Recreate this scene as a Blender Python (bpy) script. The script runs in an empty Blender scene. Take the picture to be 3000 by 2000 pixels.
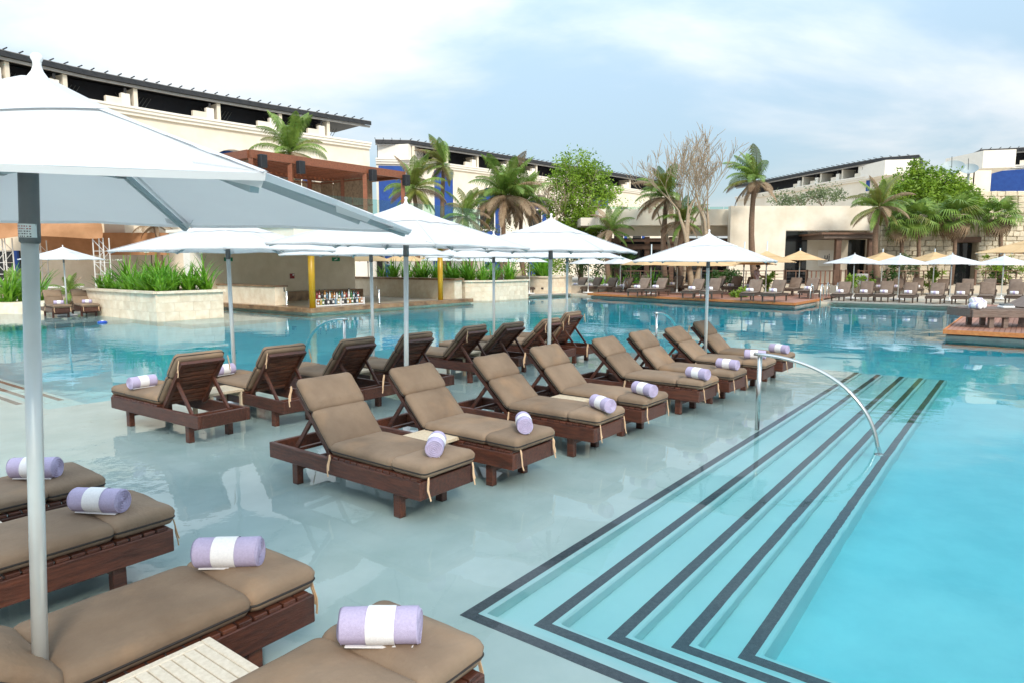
import bpy, bmesh, math, random
import numpy as np
from mathutils import Vector, Matrix, noise

random.seed(7)
R = math.radians
sc = bpy.context.scene
col = sc.collection

# ------------------------------------------------------------------ camera
CAM_H = 2.12
PITCH = math.atan(229 / 2000)
cam_d = bpy.data.cameras.new("camera")
cam_d.lens = 24.0
cam_d.sensor_width = 36.0
cam_d.clip_start = 0.05
cam_d.clip_end = 3000
cam = bpy.data.objects.new("camera", cam_d)
cam.location = (0, 0, CAM_H)
cam.rotation_euler = (R(90) - PITCH, 0, 0)
col.objects.link(cam)
sc.camera = cam

# ------------------------------------------------------------------ world
SUN_EL, SUN_AZ = R(36), R(160)          # azimuth clockwise from +Y: behind the camera, a little to its right
world = bpy.data.worlds.new("World")
sc.world = world
world.use_nodes = True
wn, wl = world.node_tree.nodes, world.node_tree.links
wn.clear()
w_out = wn.new("ShaderNodeOutputWorld")
w_bg = wn.new("ShaderNodeBackground")
w_sky = wn.new("ShaderNodeTexSky")
w_sky.sky_type = 'NISHITA'
w_sky.sun_disc = False
w_sky.sun_elevation = SUN_EL
w_sky.sun_rotation = SUN_AZ
w_sky.air_density = 1.2
w_sky.dust_density = 0.3
w_sky.ozone_density = 1.5
w_bg.inputs['Strength'].default_value = 0.096
# a broken cloud layer, laid out on a flat sheet overhead
w_tc = wn.new("ShaderNodeTexCoord")
w_sep = wn.new("ShaderNodeSeparateXYZ")
wl.new(w_tc.outputs['Generated'], w_sep.inputs[0])
def wmath(op, a, b=None, c=None):
    n = wn.new("ShaderNodeMath"); n.operation = op
    for i, v in enumerate((a, b, c)):
        if v is None: continue
        if isinstance(v, (int, float)): n.inputs[i].default_value = v
        else: wl.new(v, n.inputs[i])
    return n.outputs[0]
zc = wmath('ADD', wmath('MAXIMUM', w_sep.outputs[2], 0.0), 0.22)
cx_ = wmath('DIVIDE', w_sep.outputs[0], zc)
cy_ = wmath('DIVIDE', w_sep.outputs[1], zc)
w_cmb = wn.new("ShaderNodeCombineXYZ")
wl.new(cx_, w_cmb.inputs[0]); wl.new(cy_, w_cmb.inputs[1])
w_map = wn.new("ShaderNodeMapping")
w_map.inputs['Location'].default_value = (-4.78, 8.92, -0.18)
wl.new(w_cmb.outputs[0], w_map.inputs[0])
w_n1 = wn.new("ShaderNodeTexNoise")
w_n1.inputs['Scale'].default_value = 0.8
w_n1.inputs['Detail'].default_value = 7.0
w_n1.inputs['Roughness'].default_value = 0.52
w_n1.inputs['Distortion'].default_value = 0.35
wl.new(w_map.outputs[0], w_n1.inputs['Vector'])
w_ramp = wn.new("ShaderNodeValToRGB")
w_ramp.color_ramp.interpolation = 'EASE'
w_ramp.color_ramp.elements[0].position = 0.41
w_ramp.color_ramp.elements[0].color = (0.0, 0.0, 0.0, 1)
w_ramp.color_ramp.elements[1].position = 0.655
w_ramp.color_ramp.elements[1].color = (0.97, 0.97, 0.97, 1)
wl.new(w_n1.outputs['Fac'], w_ramp.inputs[0])
w_mix = wn.new("ShaderNodeMix"); w_mix.data_type = 'RGBA'
wl.new(w_ramp.outputs[0], w_mix.inputs['Factor'])
w_veil = wn.new("ShaderNodeMix"); w_veil.data_type = 'RGBA'      # thin even high cloud
w_veil.inputs['Factor'].default_value = 0.62
w_veil.inputs['B'].default_value = (4.9, 6.5, 7.7, 1)
wl.new(w_sky.outputs[0], w_veil.inputs['A'])
wl.new(w_veil.outputs['Result'], w_mix.inputs['A'])
# standard overcast gradation: cloud is brighter towards the zenith
w_cie = wmath('MULTIPLY_ADD', wmath('MAXIMUM', w_sep.outputs[2], 0.0), 2.0, 0.72)
w_mix.inputs['B'].default_value = (8.0, 8.3, 8.55, 1)
w_gr = wn.new('ShaderNodeVectorMath'); w_gr.operation = 'SCALE'
wl.new(w_mix.outputs['Result'], w_gr.inputs[0]); wl.new(w_cie, w_gr.inputs['Scale'])
wl.new(w_gr.outputs[0], w_bg.inputs['Color'])
wl.new(w_bg.outputs[0], w_out.inputs['Surface'])

sun_d = bpy.data.lights.new("sun", 'SUN')
sun_d.energy = 2.5
sun_d.angle = R(14)
sun_d.color = (1.0, 0.90, 0.76)
sun = bpy.data.objects.new("sun", sun_d)
col.objects.link(sun)
sd = Vector((math.sin(SUN_AZ) * math.cos(SUN_EL), math.cos(SUN_AZ) * math.cos(SUN_EL), math.sin(SUN_EL)))
sun.rotation_euler = sd.to_track_quat('Z', 'Y').to_euler()
sun.location = (0, 0, 40)

sc.view_settings.view_transform = 'Standard'
sc.view_settings.look = 'None'
sc.view_settings.exposure = 0.27
sc.view_settings.gamma = 1.0
sc.view_settings.use_curve_mapping = False
sc.cycles.use_denoising = True
sc.cycles.max_bounces = 10
sc.cycles.transparent_max_bounces = 24
sc.cycles.diffuse_bounces = 4
sc.cycles.glossy_bounces = 4
sc.cycles.sample_clamp_indirect = 6.0

# ------------------------------------------------------------------ helpers
_c, _s = math.cos(PITCH), math.sin(PITCH)
def ray(px, py):
    x, y = (px - 1500) / 2000, -(py - 1000) / 2000
    return Vector((x, _c + y * _s, -_s + y * _c))
def at(px, py, z=0.0):                  # where the sight line through a photo pixel meets the height z
    r = ray(px, py); k = (z - CAM_H) / r.z
    return Vector((r.x * k, r.y * k, z))
def atd(px, py, Y):                     # where it meets the distance Y
    r = ray(px, py); k = Y / r.y
    return Vector((r.x * k, Y, CAM_H + r.z * k))

# the whole resort is laid out on one axis: s along the lounger rows, t across them
S0 = Vector((-0.33, 3.93, 0)); TH = R(52.8)
U = Vector((math.cos(TH), math.sin(TH), 0)); V = Vector((-U.y, U.x, 0))
def W(s, t, z=0.0):
    p = S0 + U * s + V * t
    return Vector((p.x, p.y, z))
def ST(p):
    d = Vector((p[0], p[1], 0)) - S0
    return d.dot(U), d.dot(V)

class MB:
    """collects faces and links them as one mesh object"""
    def __init__(s): s.v = []; s.f = []
    def add(s, vs, fs):
        o = len(s.v); s.v += [tuple(v) for v in vs]; s.f += [tuple(i + o for i in f) for f in fs]; return s
    def box(s, c, d, rz=0.0, m=None):
        hx, hy, hz = d[0] / 2, d[1] / 2, d[2] / 2
        ca, sa = math.cos(rz), math.sin(rz)
        vs = []
        for z in (-hz, hz):
            for x, y in ((-hx, -hy), (hx, -hy), (hx, hy), (-hx, hy)):
                vs.append((c[0] + x * ca - y * sa, c[1] + x * sa + y * ca, c[2] + z))
        return s.add(vs, [(3, 2, 1, 0), (4, 5, 6, 7), (0, 1, 5, 4), (1, 2, 6, 5), (2, 3, 7, 6), (3, 0, 4, 7)])
    def beam(s, p, q, w, h, up=(0, 0, 1)):
        p, q = Vector(p), Vector(q); d = (q - p).normalized(); up = Vector(up)
        if abs(d.dot(up)) > .98: up = Vector((1, 0, 0))
        a = d.cross(up).normalized() * (w / 2); b = a.cross(d).normalized() * (h / 2)
        vs = [p - a - b, p + a - b, p + a + b, p - a + b, q - a - b, q + a - b, q + a + b, q - a + b]
        return s.add(vs, [(0, 1, 2, 3), (7, 6, 5, 4), (0, 4, 5, 1), (1, 5, 6, 2), (2, 6, 7, 3), (3, 7, 4, 0)])
    def tube(s, pts, rad, n=8, cap=True):
        pts = [Vector(p) for p in pts]
        if isinstance(rad, (int, float)): rad = [rad] * len(pts)
        vs, fs = [], []
        ref = None
        for i, p in enumerate(pts):
            d = (pts[min(i + 1, len(pts) - 1)] - pts[max(i - 1, 0)])
            if d.length < 1e-9: d = Vector((0, 0, 1))
            d.normalize()
            if ref is None:
                ref = Vector((0, 0, 1)) if abs(d.z) < .9 else Vector((1, 0, 0))
            a = d.cross(ref)
            if a.length < 1e-6: a = d.cross(Vector((0, 1, 0)))
            a.normalize(); b = d.cross(a); ref = -b if False else ref
            for k in range(n):
                t = 2 * math.pi * k / n
                vs.append(p + (a * math.cos(t) + b * math.sin(t)) * rad[i])
        for i in range(len(pts) - 1):
            for k in range(n):
                fs.append((i * n + k, i * n + (k + 1) % n, (i + 1) * n + (k + 1) % n, (i + 1) * n + k))
        if cap:
            fs.append(tuple(range(n - 1, -1, -1)))
            fs.append(tuple((len(pts) - 1) * n + k for k in range(n)))
        return s.add(vs, fs)
    def lathe(s, prof, c=(0, 0, 0), n=20):
        vs, fs = [], []
        for r, z in prof:
            for k in range(n):
                t = 2 * math.pi * k / n
                vs.append((c[0] + r * math.cos(t), c[1] + r * math.sin(t), c[2] + z))
        for i in range(len(prof) - 1):
            for k in range(n):
                fs.append((i * n + k, i * n + (k + 1) % n, (i + 1) * n + (k + 1) % n, (i + 1) * n + k))
        fs.append(tuple(range(n - 1, -1, -1)))
        fs.append(tuple((len(prof) - 1) * n + k for k in range(n)))
        return s.add(vs, fs)
    def prism(s, poly, z0, z1):
        poly = [(p[0], p[1]) for p in poly]
        ar = sum(poly[i][0] * poly[(i + 1) % len(poly)][1] - poly[(i + 1) % len(poly)][0] * poly[i][1] for i in range(len(poly)))
        if ar < 0: poly = poly[::-1]
        n = len(poly)
        vs = [(x, y, z0) for x, y in poly] + [(x, y, z1) for x, y in poly]
        fs = [tuple(range(n - 1, -1, -1)), tuple(range(n, 2 * n))]
        fs += [(i, (i + 1) % n, n + (i + 1) % n, n + i) for i in range(n)]
        return s.add(vs, fs)
    def quad(s, a, b, c, d): return s.add([a, b, c, d], [(0, 1, 2, 3)])
    def tri(s, a, b, c): return s.add([a, b, c], [(0, 1, 2)])
    def mesh(s, name, mat, smooth=False):
        me = bpy.data.meshes.new(name)
        me.from_pydata(s.v, [], s.f)
        me.update()
        if mat is not None: me.materials.append(mat)
        if smooth:
            me.polygons.foreach_set('use_smooth', [True] * len(me.polygons))
        return me
    def build(s, name, mat, parent=None, smooth=False, bevel=0.0):
        me = s.mesh(name, mat, smooth)
        if bevel > 0:
            b = bmesh.new(); b.from_mesh(me)
            bmesh.ops.bevel(b, geom=b.edges[:], offset=bevel, segments=1, affect='EDGES', clamp_overlap=True)
            b.to_mesh(me); b.free()
        return link(name, me, parent)

def link(name, me, parent=None):
    o = bpy.data.objects.new(name, me); col.objects.link(o)
    if parent is not None: o.parent = parent
    return o
def tag(o, label=None, cat=None, group=None, kind=None):
    if label: o['label'] = label
    if cat: o['category'] = cat
    if group: o['group'] = group
    if kind: o['kind'] = kind
    return o
def thing(name, label, cat, loc=(0, 0, 0), rz=0.0, group=None):
    o = bpy.data.objects.new(name, None); o.empty_display_size = .1
    col.objects.link(o); o.location = loc; o.rotation_euler = (0, 0, rz)
    return tag(o, label, cat, group)
def children(o): return [c for c in bpy.data.objects if c.parent == o]
_kids = {}
def copy_tree(o, parent=None):
    c = o.copy(); col.objects.link(c); c.parent = parent
    for ch in list(o.children): copy_tree(ch, c)
    return c
def structure(name, mb, mat, parent=None, smooth=False):
    o = mb.build(name, mat, parent, smooth)
    if parent is None: o['kind'] = 'structure'
    return o

# ------------------------------------------------------------------ materials
M = {}
def mat(name, c1, c2=None, rough=.7, scale=6.0, detail=5.0, bump=0.0, bscale=None, metal=0.0, spec=.5, stretch=None,
        rnd=0.0, coord='Object', lo=.35, hi=.65, emit=None, trans=0.0):
    m = bpy.data.materials.new(name); m.use_nodes = True
    nt = m.node_tree; n, l = nt.nodes, nt.links
    b = n['Principled BSDF']
    b.inputs['Roughness'].default_value = rough
    b.inputs['Metallic'].default_value = metal
    b.inputs['Specular IOR Level'].default_value = spec
    tc = n.new('ShaderNodeTexCoord')
    vec = tc.outputs[coord]
    if stretch:
        mp = n.new('ShaderNodeMapping'); mp.inputs['Scale'].default_value = stretch
        l.new(vec, mp.inputs[0]); vec = mp.outputs[0]
    if rnd:
        oi = n.new('ShaderNodeObjectInfo')
    if c2 is not None:
        ns = n.new('ShaderNodeTexNoise'); ns.inputs['Scale'].default_value = scale; ns.inputs['Detail'].default_value = detail
        ns.inputs['Roughness'].default_value = .6
        if rnd:
            va = n.new('ShaderNodeVectorMath'); va.operation = 'ADD'
            cb = n.new('ShaderNodeVectorMath'); cb.operation = 'SCALE'
            cb.inputs[0].default_value = (37, 17, 29); l.new(oi.outputs['Random'], cb.inputs['Scale'])
            l.new(vec, va.inputs[0]); l.new(cb.outputs[0], va.inputs[1])
            l.new(va.outputs[0], ns.inputs['Vector'])
        else:
            l.new(vec, ns.inputs['Vector'])
        rp = n.new('ShaderNodeValToRGB')
        rp.color_ramp.elements[0].position = lo; rp.color_ramp.elements[0].color = (*c1, 1)
        rp.color_ramp.elements[1].position = hi; rp.color_ramp.elements[1].color = (*c2, 1)
        l.new(ns.outputs['Fac'], rp.inputs[0])
        out = rp.outputs[0]
    else:
        rg = n.new('ShaderNodeRGB'); rg.outputs[0].default_value = (*c1, 1); out = rg.outputs[0]
    if rnd:
        hs = n.new('ShaderNodeHueSaturation')
        mr = n.new('ShaderNodeMapRange'); mr.inputs['To Min'].default_value = 1 - rnd; mr.inputs['To Max'].default_value = 1 + rnd
        l.new(oi.outputs['Random'], mr.inputs[0]); l.new(mr.outputs[0], hs.inputs['Value']); l.new(out, hs.inputs['Color'])
        out = hs.outputs[0]
    l.new(out, b.inputs['Base Color'])
    if bump:
        nb = n.new('ShaderNodeTexNoise'); nb.inputs['Scale'].default_value = bscale or scale * 4; nb.inputs['Detail'].default_value = 4
        l.new(vec, nb.inputs['Vector'])
        bp = n.new('ShaderNodeBump'); bp.inputs['Strength'].default_value = bump; bp.inputs['Distance'].default_value = .02
        l.new(nb.outputs['Fac'], bp.inputs['Height']); l.new(bp.outputs[0], b.inputs['Normal'])
    if emit:
        b.inputs['Emission Color'].default_value = (*emit[0], 1); b.inputs['Emission Strength'].default_value = emit[1]
    if trans:
        tl = n.new('ShaderNodeBsdfTranslucent'); l.new(out, tl.inputs['Color'])
        mx = n.new('ShaderNodeMixShader'); mx.inputs[0].default_value = trans
        o = n['Material Output']
        l.new(b.outputs[0], mx.inputs[1]); l.new(tl.outputs[0], mx.inputs[2]); l.new(mx.outputs[0], o.inputs['Surface'])
    M[name] = m
    return m

mat('wood_dark', (.036, .0125, .0075), (.118, .037, .019), .42, 5, stretch=(1.2, 9, 9), bump=.25, bscale=22, rnd=.25, lo=.3, hi=.72)
mat('wood_slat', (.06, .022, .012), (.18, .062, .030), .5, 5, stretch=(9, 1.2, 9), bump=.25, bscale=22, rnd=.3)
mat('cushion', (.185, .130, .088), (.265, .190, .130), .85, 1.6, bump=.22, bscale=40, rnd=.13, spec=.25)
mat('piping', (.02, .015, .012), rough=.7)
mat('tie', (.60, .40, .24), (.68, .48, .30), .9, 20)
mat('towel', (.44, .385, .55), (.51, .45, .62), .95, 90, bump=.35, bscale=420, spec=.1, rnd=.05)
mat('towel_white', (.80, .79, .80), (.88, .87, .87), .95, 90, bump=.35, bscale=420, spec=.1)
mat('canopy', (.69, .70, .71), (.74, .75, .755), .9, 1.3, bump=.10, bscale=5, spec=.1, trans=.24)
mat('canopy_tan', (.62, .42, .22), (.70, .50, .28), .9, 1.5, spec=.1, trans=.16, rnd=.05)
mat('alu', (.60, .64, .63), (.68, .71, .70), .34, 3, metal=.45)
mat('alu_dark', (.115, .12, .12), (.16, .168, .168), .45, 4, metal=.35)
mat('alu_rib', (.30, .37, .39), (.36, .43, .45), .45, 4, metal=.4)
mat('steel', (.62, .61, .58), rough=.2, metal=1.0)
mat('table', (.50, .40, .27), (.62, .52, .38), .75, 40, bump=.2, bscale=120)
mat('table_slat', (.60, .53, .42), (.70, .63, .52), .75, 45, bump=.2, bscale=120, rnd=.04)
mat('limestone', (.70, .57, .41), (.82, .72, .57), .75, 3.0, detail=8, bump=.15, bscale=14, rnd=.07)
mat('limestone_wall', (.70, .61, .48), (.84, .77, .65), .8, .6, detail=9, bump=.1, bscale=6)
mat('grout', (.58, .48, .36), rough=.9)
mat('bar_wall', (.70, .58, .42), (.80, .68, .52), .8, 1.2, detail=8)
mat('counter', (.15, .085, .045), (.36, .22, .12), .3, 2.5, detail=8)
mat('stucco', (.74, .655, .53), (.86, .785, .66), .9, .35, detail=10)
mat('stucco_grey', (.66, .60, .52), (.72, .66, .58), .9, .5, detail=8)
mat('stucco_trim', (.83, .78, .69), (.87, .82, .74), .9, 2)
mat('blue_paint', (.010, .055, .26), (.016, .075, .32), .7, 2)
mat('dark_steel', (.020, .021, .024), (.030, .031, .034), .5, 3)
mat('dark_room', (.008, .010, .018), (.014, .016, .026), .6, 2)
mat('roof_metal', (.32, .31, .30), (.40, .39, .38), .5, 2)
mat('glass_dark', (.012, .014, .016), rough=.08, spec=.6)
mat('wood_red', (.17, .056, .026), (.26, .088, .042), .5, 3, stretch=(1, 6, 6), rnd=.15)
mat('wood_deck', (.26, .115, .075), (.38, .19, .13), .65, 3, stretch=(1.0, 8, 8), rnd=.22)
mat('wood_deck_edge', (.42, .135, .035), (.54, .20, .06), .6, 3, stretch=(1, 6, 6), rnd=.1)
mat('wood_brown', (.10, .052, .032), (.17, .09, .055), .6, 3, rnd=.2)
mat('wood_grey', (.115, .08, .062), (.20, .145, .115), .65, 4, stretch=(1, 6, 6), rnd=.15)
mat('bamboo', (.20, .135, .085), (.34, .25, .16), .7, 6, rnd=.1)
mat('rattan', (.055, .036, .026), (.11, .075, .055), .6, 30, bump=.5, bscale=60, rnd=.15)
mat('sling', (.15, .105, .078), (.20, .145, .108), .85, 4, bump=.2, bscale=60, rnd=.12)
mat('yellow_paint', (.46, .25, .008), (.55, .31, .012), .35, 2)
mat('sign_green', (.0, .22, .09), rough=.5)
mat('sign_red', (.28, .02, .02), rough=.5)
mat('white_paint', (.76, .75, .73), (.82, .81, .79), .6, 3)
mat('black', (.010, .010, .012), (.016, .016, .018), .45, 8)
mat('speaker', (.014, .017, .022), (.022, .026, .032), .6, 8)
mat('canvas_brown', (.40, .20, .095), (.50, .26, .13), .9, 1.5, trans=.12)
mat('truss', (.70, .69, .66), rough=.4, metal=.3)
mat('shelf_floor', (.46, .59, .565), (.56, .68, .655), .8, 1.5, detail=10, coord='Object')
mat('pool_floor', (.32, .65, .70), (.42, .74, .775), .8, 1.6, detail=10)
mat('pool_step', (.40, .66, .67), (.46, .71, .715), .8, 1.2, detail=8)
mat('stripe', (.030, .046, .060), (.062, .084, .10), .7, 40, detail=3)
mat('paving', (.46, .39, .30), (.56, .48, .38), .85, 1.2, detail=9)
mat('soil', (.05, .033, .02), (.09, .06, .04), 1, 8)
mat('leaf_strap', (.06, .20, .010), (.20, .42, .03), .45, 5, spec=.4, trans=.22, rnd=.15)
mat('leaf_palm', (.10, .19, .026), (.25, .36, .07), .5, 3, spec=.4, trans=.2, rnd=.2)
mat('leaf_palm_yellow', (.12, .15, .02), (.24, .24, .05), .5, 3, trans=.2, rnd=.2)
mat('leaf_dry', (.22, .145, .085), (.36, .26, .165), .8, 3, trans=.15, rnd=.2)
mat('leaf_tree', (.11, .21, .012), (.28, .42, .035), .5, .9, trans=.25)
mat('leaf_dark', (.03, .085, .012), (.085, .17, .028), .5, .9, trans=.2)
mat('leaf_grey', (.09, .13, .05), (.20, .24, .11), .6, .9, trans=.2)
mat('flower', (.80, .78, .62), rough=.7, trans=.2)
mat('bark', (.16, .105, .065), (.28, .20, .135), .9, 8, bump=.5, bscale=20)
mat('bark_pale', (.30, .225, .15), (.42, .33, .23), .9, 6, bump=.4, bscale=20)
mat('palm_bark', (.14, .085, .055), (.25, .165, .11), .9, 6, stretch=(1, 1, 7), bump=.6, bscale=8)
mat('stone', (.52, .44, .32), (.68, .60, .46), .9, 5, detail=7, bump=.4, bscale=12, rnd=.16)
mat('mortar', (.34, .28, .20), (.44, .37, .27), .95, 6)
mat('skin', (.22, .115, .075), rough=.6)
mat('uniform', (.36, .27, .26), (.42, .32, .31), .85, 10)
mat('uniform_dark', (.035, .030, .036), rough=.85)
mat('hair', (.010, .008, .007), rough=.5)
mat('bird', (.012, .013, .018), rough=.5)
mat('dish', (.36, .42, .43), rough=.5)
mat('plastic_blue', (.02, .07, .42), rough=.35)
mat('tile_edge', (.30, .27, .23), (.40, .36, .31), .6, 3)
mat('ac_white', (.62, .60, .56), rough=.5)
mat('orange', (.55, .13, .02), rough=.6)

def fade(m, tint, lo, hi, scale, amt):
    n, l = m.node_tree.nodes, m.node_tree.links; b = n['Principled BSDF']; src = b.inputs['Base Color'].links[0].from_socket
    tc = n.new('ShaderNodeTexCoord'); oi = n.new('ShaderNodeObjectInfo'); va = n.new('ShaderNodeVectorMath'); va.operation = 'MULTIPLY_ADD'
    cb = n.new('ShaderNodeCombineXYZ'); l.new(oi.outputs['Random'], cb.inputs[0]); l.new(oi.outputs['Random'], cb.inputs[1])
    va.inputs[1].default_value = (41, 23, 0); l.new(cb.outputs[0], va.inputs[0]); l.new(tc.outputs['Object'], va.inputs[2])
    ns = n.new('ShaderNodeTexNoise'); ns.inputs['Scale'].default_value = scale; ns.inputs['Detail'].default_value = 4; l.new(va.outputs[0], ns.inputs['Vector'])
    mr = n.new('ShaderNodeMapRange'); mr.inputs['From Min'].default_value = lo; mr.inputs['From Max'].default_value = hi; mr.inputs['To Max'].default_value = amt; l.new(ns.outputs['Fac'], mr.inputs[0])
    mx = n.new('ShaderNodeMix'); mx.data_type = 'RGBA'; l.new(mr.outputs[0], mx.inputs['Factor']); l.new(src, mx.inputs['A']); mx.inputs['B'].default_value = (*tint, 1); l.new(mx.outputs['Result'], b.inputs['Base Color'])
fade(M['cushion'], (.33, .205, .115), .56, .74, 2.3, .5)
fade(M['wood_dark'], (.26, .10, .04), .64, .80, 3.0, .45)
fade(M['limestone'], (.50, .36, .22), .58, .75, 1.4, .4)
def water_material():
    m = bpy.data.materials.new('pool_water'); m.use_nodes = True
    n, l = m.node_tree.nodes, m.node_tree.links
    n.clear()
    out = n.new('ShaderNodeOutputMaterial')
    geo = n.new('ShaderNodeNewGeometry')
    tc = n.new('ShaderNodeTexCoord')
    def noise_h(scale, detail, stretch=(1, 1, 1), rough=.5):
        mp = n.new('ShaderNodeMapping'); mp.inputs['Scale'].default_value = stretch
        mp.inputs['Rotation'].default_value = (0, 0, R(20))
        l.new(tc.outputs['Object'], mp.inputs[0])
        t = n.new('ShaderNodeTexNoise'); t.inputs['Scale'].default_value = scale; t.inputs['Detail'].default_value = detail
        t.inputs['Roughness'].default_value = rough
        l.new(mp.outputs[0], t.inputs['Vector']); return t.outputs['Fac']
    big = noise_h(.13, 2)                                    # where the breeze touches the surface
    rp = n.new('ShaderNodeMapRange'); rp.inputs['From Min'].default_value = .47; rp.inputs['From Max'].default_value = .66
    rp.inputs['To Min'].default_value = .14; rp.inputs['To Max'].default_value = 1.0
    l.new(big, rp.inputs[0])
    fine = noise_h(3.2, 3)
    mul = n.new('ShaderNodeMath'); mul.operation = 'MULTIPLY'; l.new(fine, mul.inputs[0]); l.new(rp.outputs[0], mul.inputs[1])
    swell = noise_h(.55, 2)
    sw = n.new('ShaderNodeMath'); sw.operation = 'MULTIPLY'; sw.inputs[1].default_value = 1.8; l.new(swell, sw.inputs[0])
    ad = n.new('ShaderNodeMath'); ad.operation = 'ADD'; l.new(mul.outputs[0], ad.inputs[0]); l.new(sw.outputs[0], ad.inputs[1])
    bp = n.new('ShaderNodeBump'); bp.inputs['Strength'].default_value = 1.0; bp.inputs['Distance'].default_value = .0075
    l.new(ad.outputs[0], bp.inputs['Height'])
    dot = n.new('ShaderNodeVectorMath'); dot.operation = 'DOT_PRODUCT'
    l.new(geo.outputs['Incoming'], dot.inputs[0]); l.new(bp.outputs[0], dot.inputs[1])
    def mth(op, a, b=None):
        k = n.new('ShaderNodeMath'); k.operation = op
        for i, v in enumerate((a, b)):
            if v is None: continue
            if isinstance(v, (int, float)): k.inputs[i].default_value = v
            else: l.new(v, k.inputs[i])
        return k.outputs[0]
    c = mth('ABSOLUTE', dot.outputs['Value'])
    g = mth('SQRT', mth('ADD', mth('MULTIPLY', c, c), 1.333 ** 2 - 1))          # Fresnel reflectance of water
    q1 = mth('DIVIDE', mth('SUBTRACT', g, c), mth('ADD', g, c))
    q2 = mth('DIVIDE', mth('SUBTRACT', mth('MULTIPLY', c, mth('ADD', g, c)), 1.0), mth('ADD', mth('MULTIPLY', c, mth('SUBTRACT', g, c)), 1.0))
    fr = mth('MULTIPLY', mth('MULTIPLY', mth('MULTIPLY', q1, q1), .5), mth('ADD', mth('MULTIPLY', q2, q2), 1.0))
    tr = n.new('ShaderNodeBsdfRefraction'); tr.inputs['IOR'].default_value = 1.333; tr.inputs['Roughness'].default_value = 0.0; l.new(bp.outputs[0], tr.inputs['Normal'])
    gl = n.new('ShaderNodeBsdfGlossy'); gl.inputs['Roughness'].default_value = 0.0
    l.new(bp.outputs[0], gl.inputs['Normal'])
    mx = n.new('ShaderNodeMixShader'); l.new(fr, mx.inputs[0]); l.new(tr.outputs[0], mx.inputs[1]); l.new(gl.outputs[0], mx.inputs[2])
    l.new(mx.outputs[0], out.inputs['Surface'])
    va = n.new('ShaderNodeVolumeAbsorption'); va.inputs['Color'].default_value = (.0, .86, .93, 1); va.inputs['Density'].default_value = .56
    l.new(va.outputs[0], out.inputs['Volume'])
    M['water'] = m
water_material()

def glass_material():
    m = bpy.data.materials.new('glass_pane'); m.use_nodes = True
    n, l = m.node_tree.nodes, m.node_tree.links
    n.clear()
    out = n.new('ShaderNodeOutputMaterial')
    lw = n.new('ShaderNodeLayerWeight'); lw.inputs[0].default_value = .5
    pw = n.new('ShaderNodeMath'); pw.operation = 'POWER'; pw.inputs[1].default_value = 4.0; l.new(lw.outputs['Facing'], pw.inputs[0])
    sm = n.new('ShaderNodeMath'); sm.operation = 'MULTIPLY_ADD'; sm.inputs[1].default_value = .8; sm.inputs[2].default_value = .05; l.new(pw.outputs[0], sm.inputs[0])
    tr = n.new('ShaderNodeBsdfTransparent'); tr.inputs[0].default_value = (.78, .92, .88, 1)
    gl = n.new('ShaderNodeBsdfGlossy'); gl.inputs['Roughness'].default_value = .02
    mx = n.new('ShaderNodeMixShader'); l.new(sm.outputs[0], mx.inputs[0]); l.new(tr.outputs[0], mx.inputs[1]); l.new(gl.outputs[0], mx.inputs[2])
    l.new(mx.outputs[0], out.inputs['Surface'])
    M['glass'] = m
glass_material()

# ------------------------------------------------------------------ ground, pool and terraces
def stpoly(pts): return [W(a, b) for a, b in pts]
TERR = .12
SHELF = -.05
g = MB(); gr = 1600
g.prism([(-gr, -gr), (gr, -gr), (gr, gr), (-gr, gr)], -3.0, -2.4)
structure('ground', g, M['paving'])
def basin():
    mb = MB(); ss = [-18 + 2 * i for i in range(30)]; tt = [-42 + 2 * j for j in range(40)]; vs = []
    for a in ss:
        for b in tt:
            f = min(1, max(0, max(a - 13.0, b - 10.0, -4.0 - b) / 7.0)); f = f * f * (3 - 2 * f)
            vs.append(W(a, b, -.92 - .85 * f))
    n = len(tt)
    return mb.add(vs, [(i * n + j, (i + 1) * n + j, (i + 1) * n + j + 1, i * n + j + 1) for i in range(len(ss) - 1) for j in range(n - 1)])
structure('pool_basin', basin(), M['pool_floor'], None, True)
structure('pool_shelf', MB().prism(stpoly([(-16, 8.75), (11.75, 8.75), (11.75, .02), (.04, .02), (.04, -14), (-16, -14)]), -2.3, SHELF), M['shelf_floor'])
structure('pool_ledge', MB().prism(stpoly([(3.5, 24.6), (9.2, 24.6), (9.2, 34), (3.5, 34)]), -2.3, -.10), M['shelf_floor'])
structure('bar_ledge', MB().prism(stpoly([(9.2, 20.6), (13.2, 20.6), (13.2, 30), (9.2, 30)]), -2.3, -.22), M['shelf_floor'])
far_terrace = structure('far_terrace', MB().prism(stpoly([(31.2, 62), (31.2, 22.0), (34.6, 21.2), (34.6, 6.0), (35.0, 5.7), (35.0, -60), (190, -60), (190, 62)]), -2.5, TERR), M['paving'])
structure('bar_terrace', MB().prism(stpoly([(-60, 33), (9.2, 33), (9.2, 28.7), (14.5, 28.7), (14.5, 21.3), (24.6, 21.3), (26.2, 26.5), (31.2, 26.5), (31.2, 160), (-60, 160)]), -2.5, TERR - .004), M['paving'])
# coping strip along the terrace edge
for i, (a, b) in enumerate((((31.2, 26.4), (31.2, 22.0)), ((31.2, 22.0), (34.6, 21.2)), ((35.0, 5.5), (35.0, -40)))):
    structure('pool_coping', MB().beam(W(*a, TERR + .02), W(*b, TERR + .02), .36, .07), M['tile_edge'])

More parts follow.
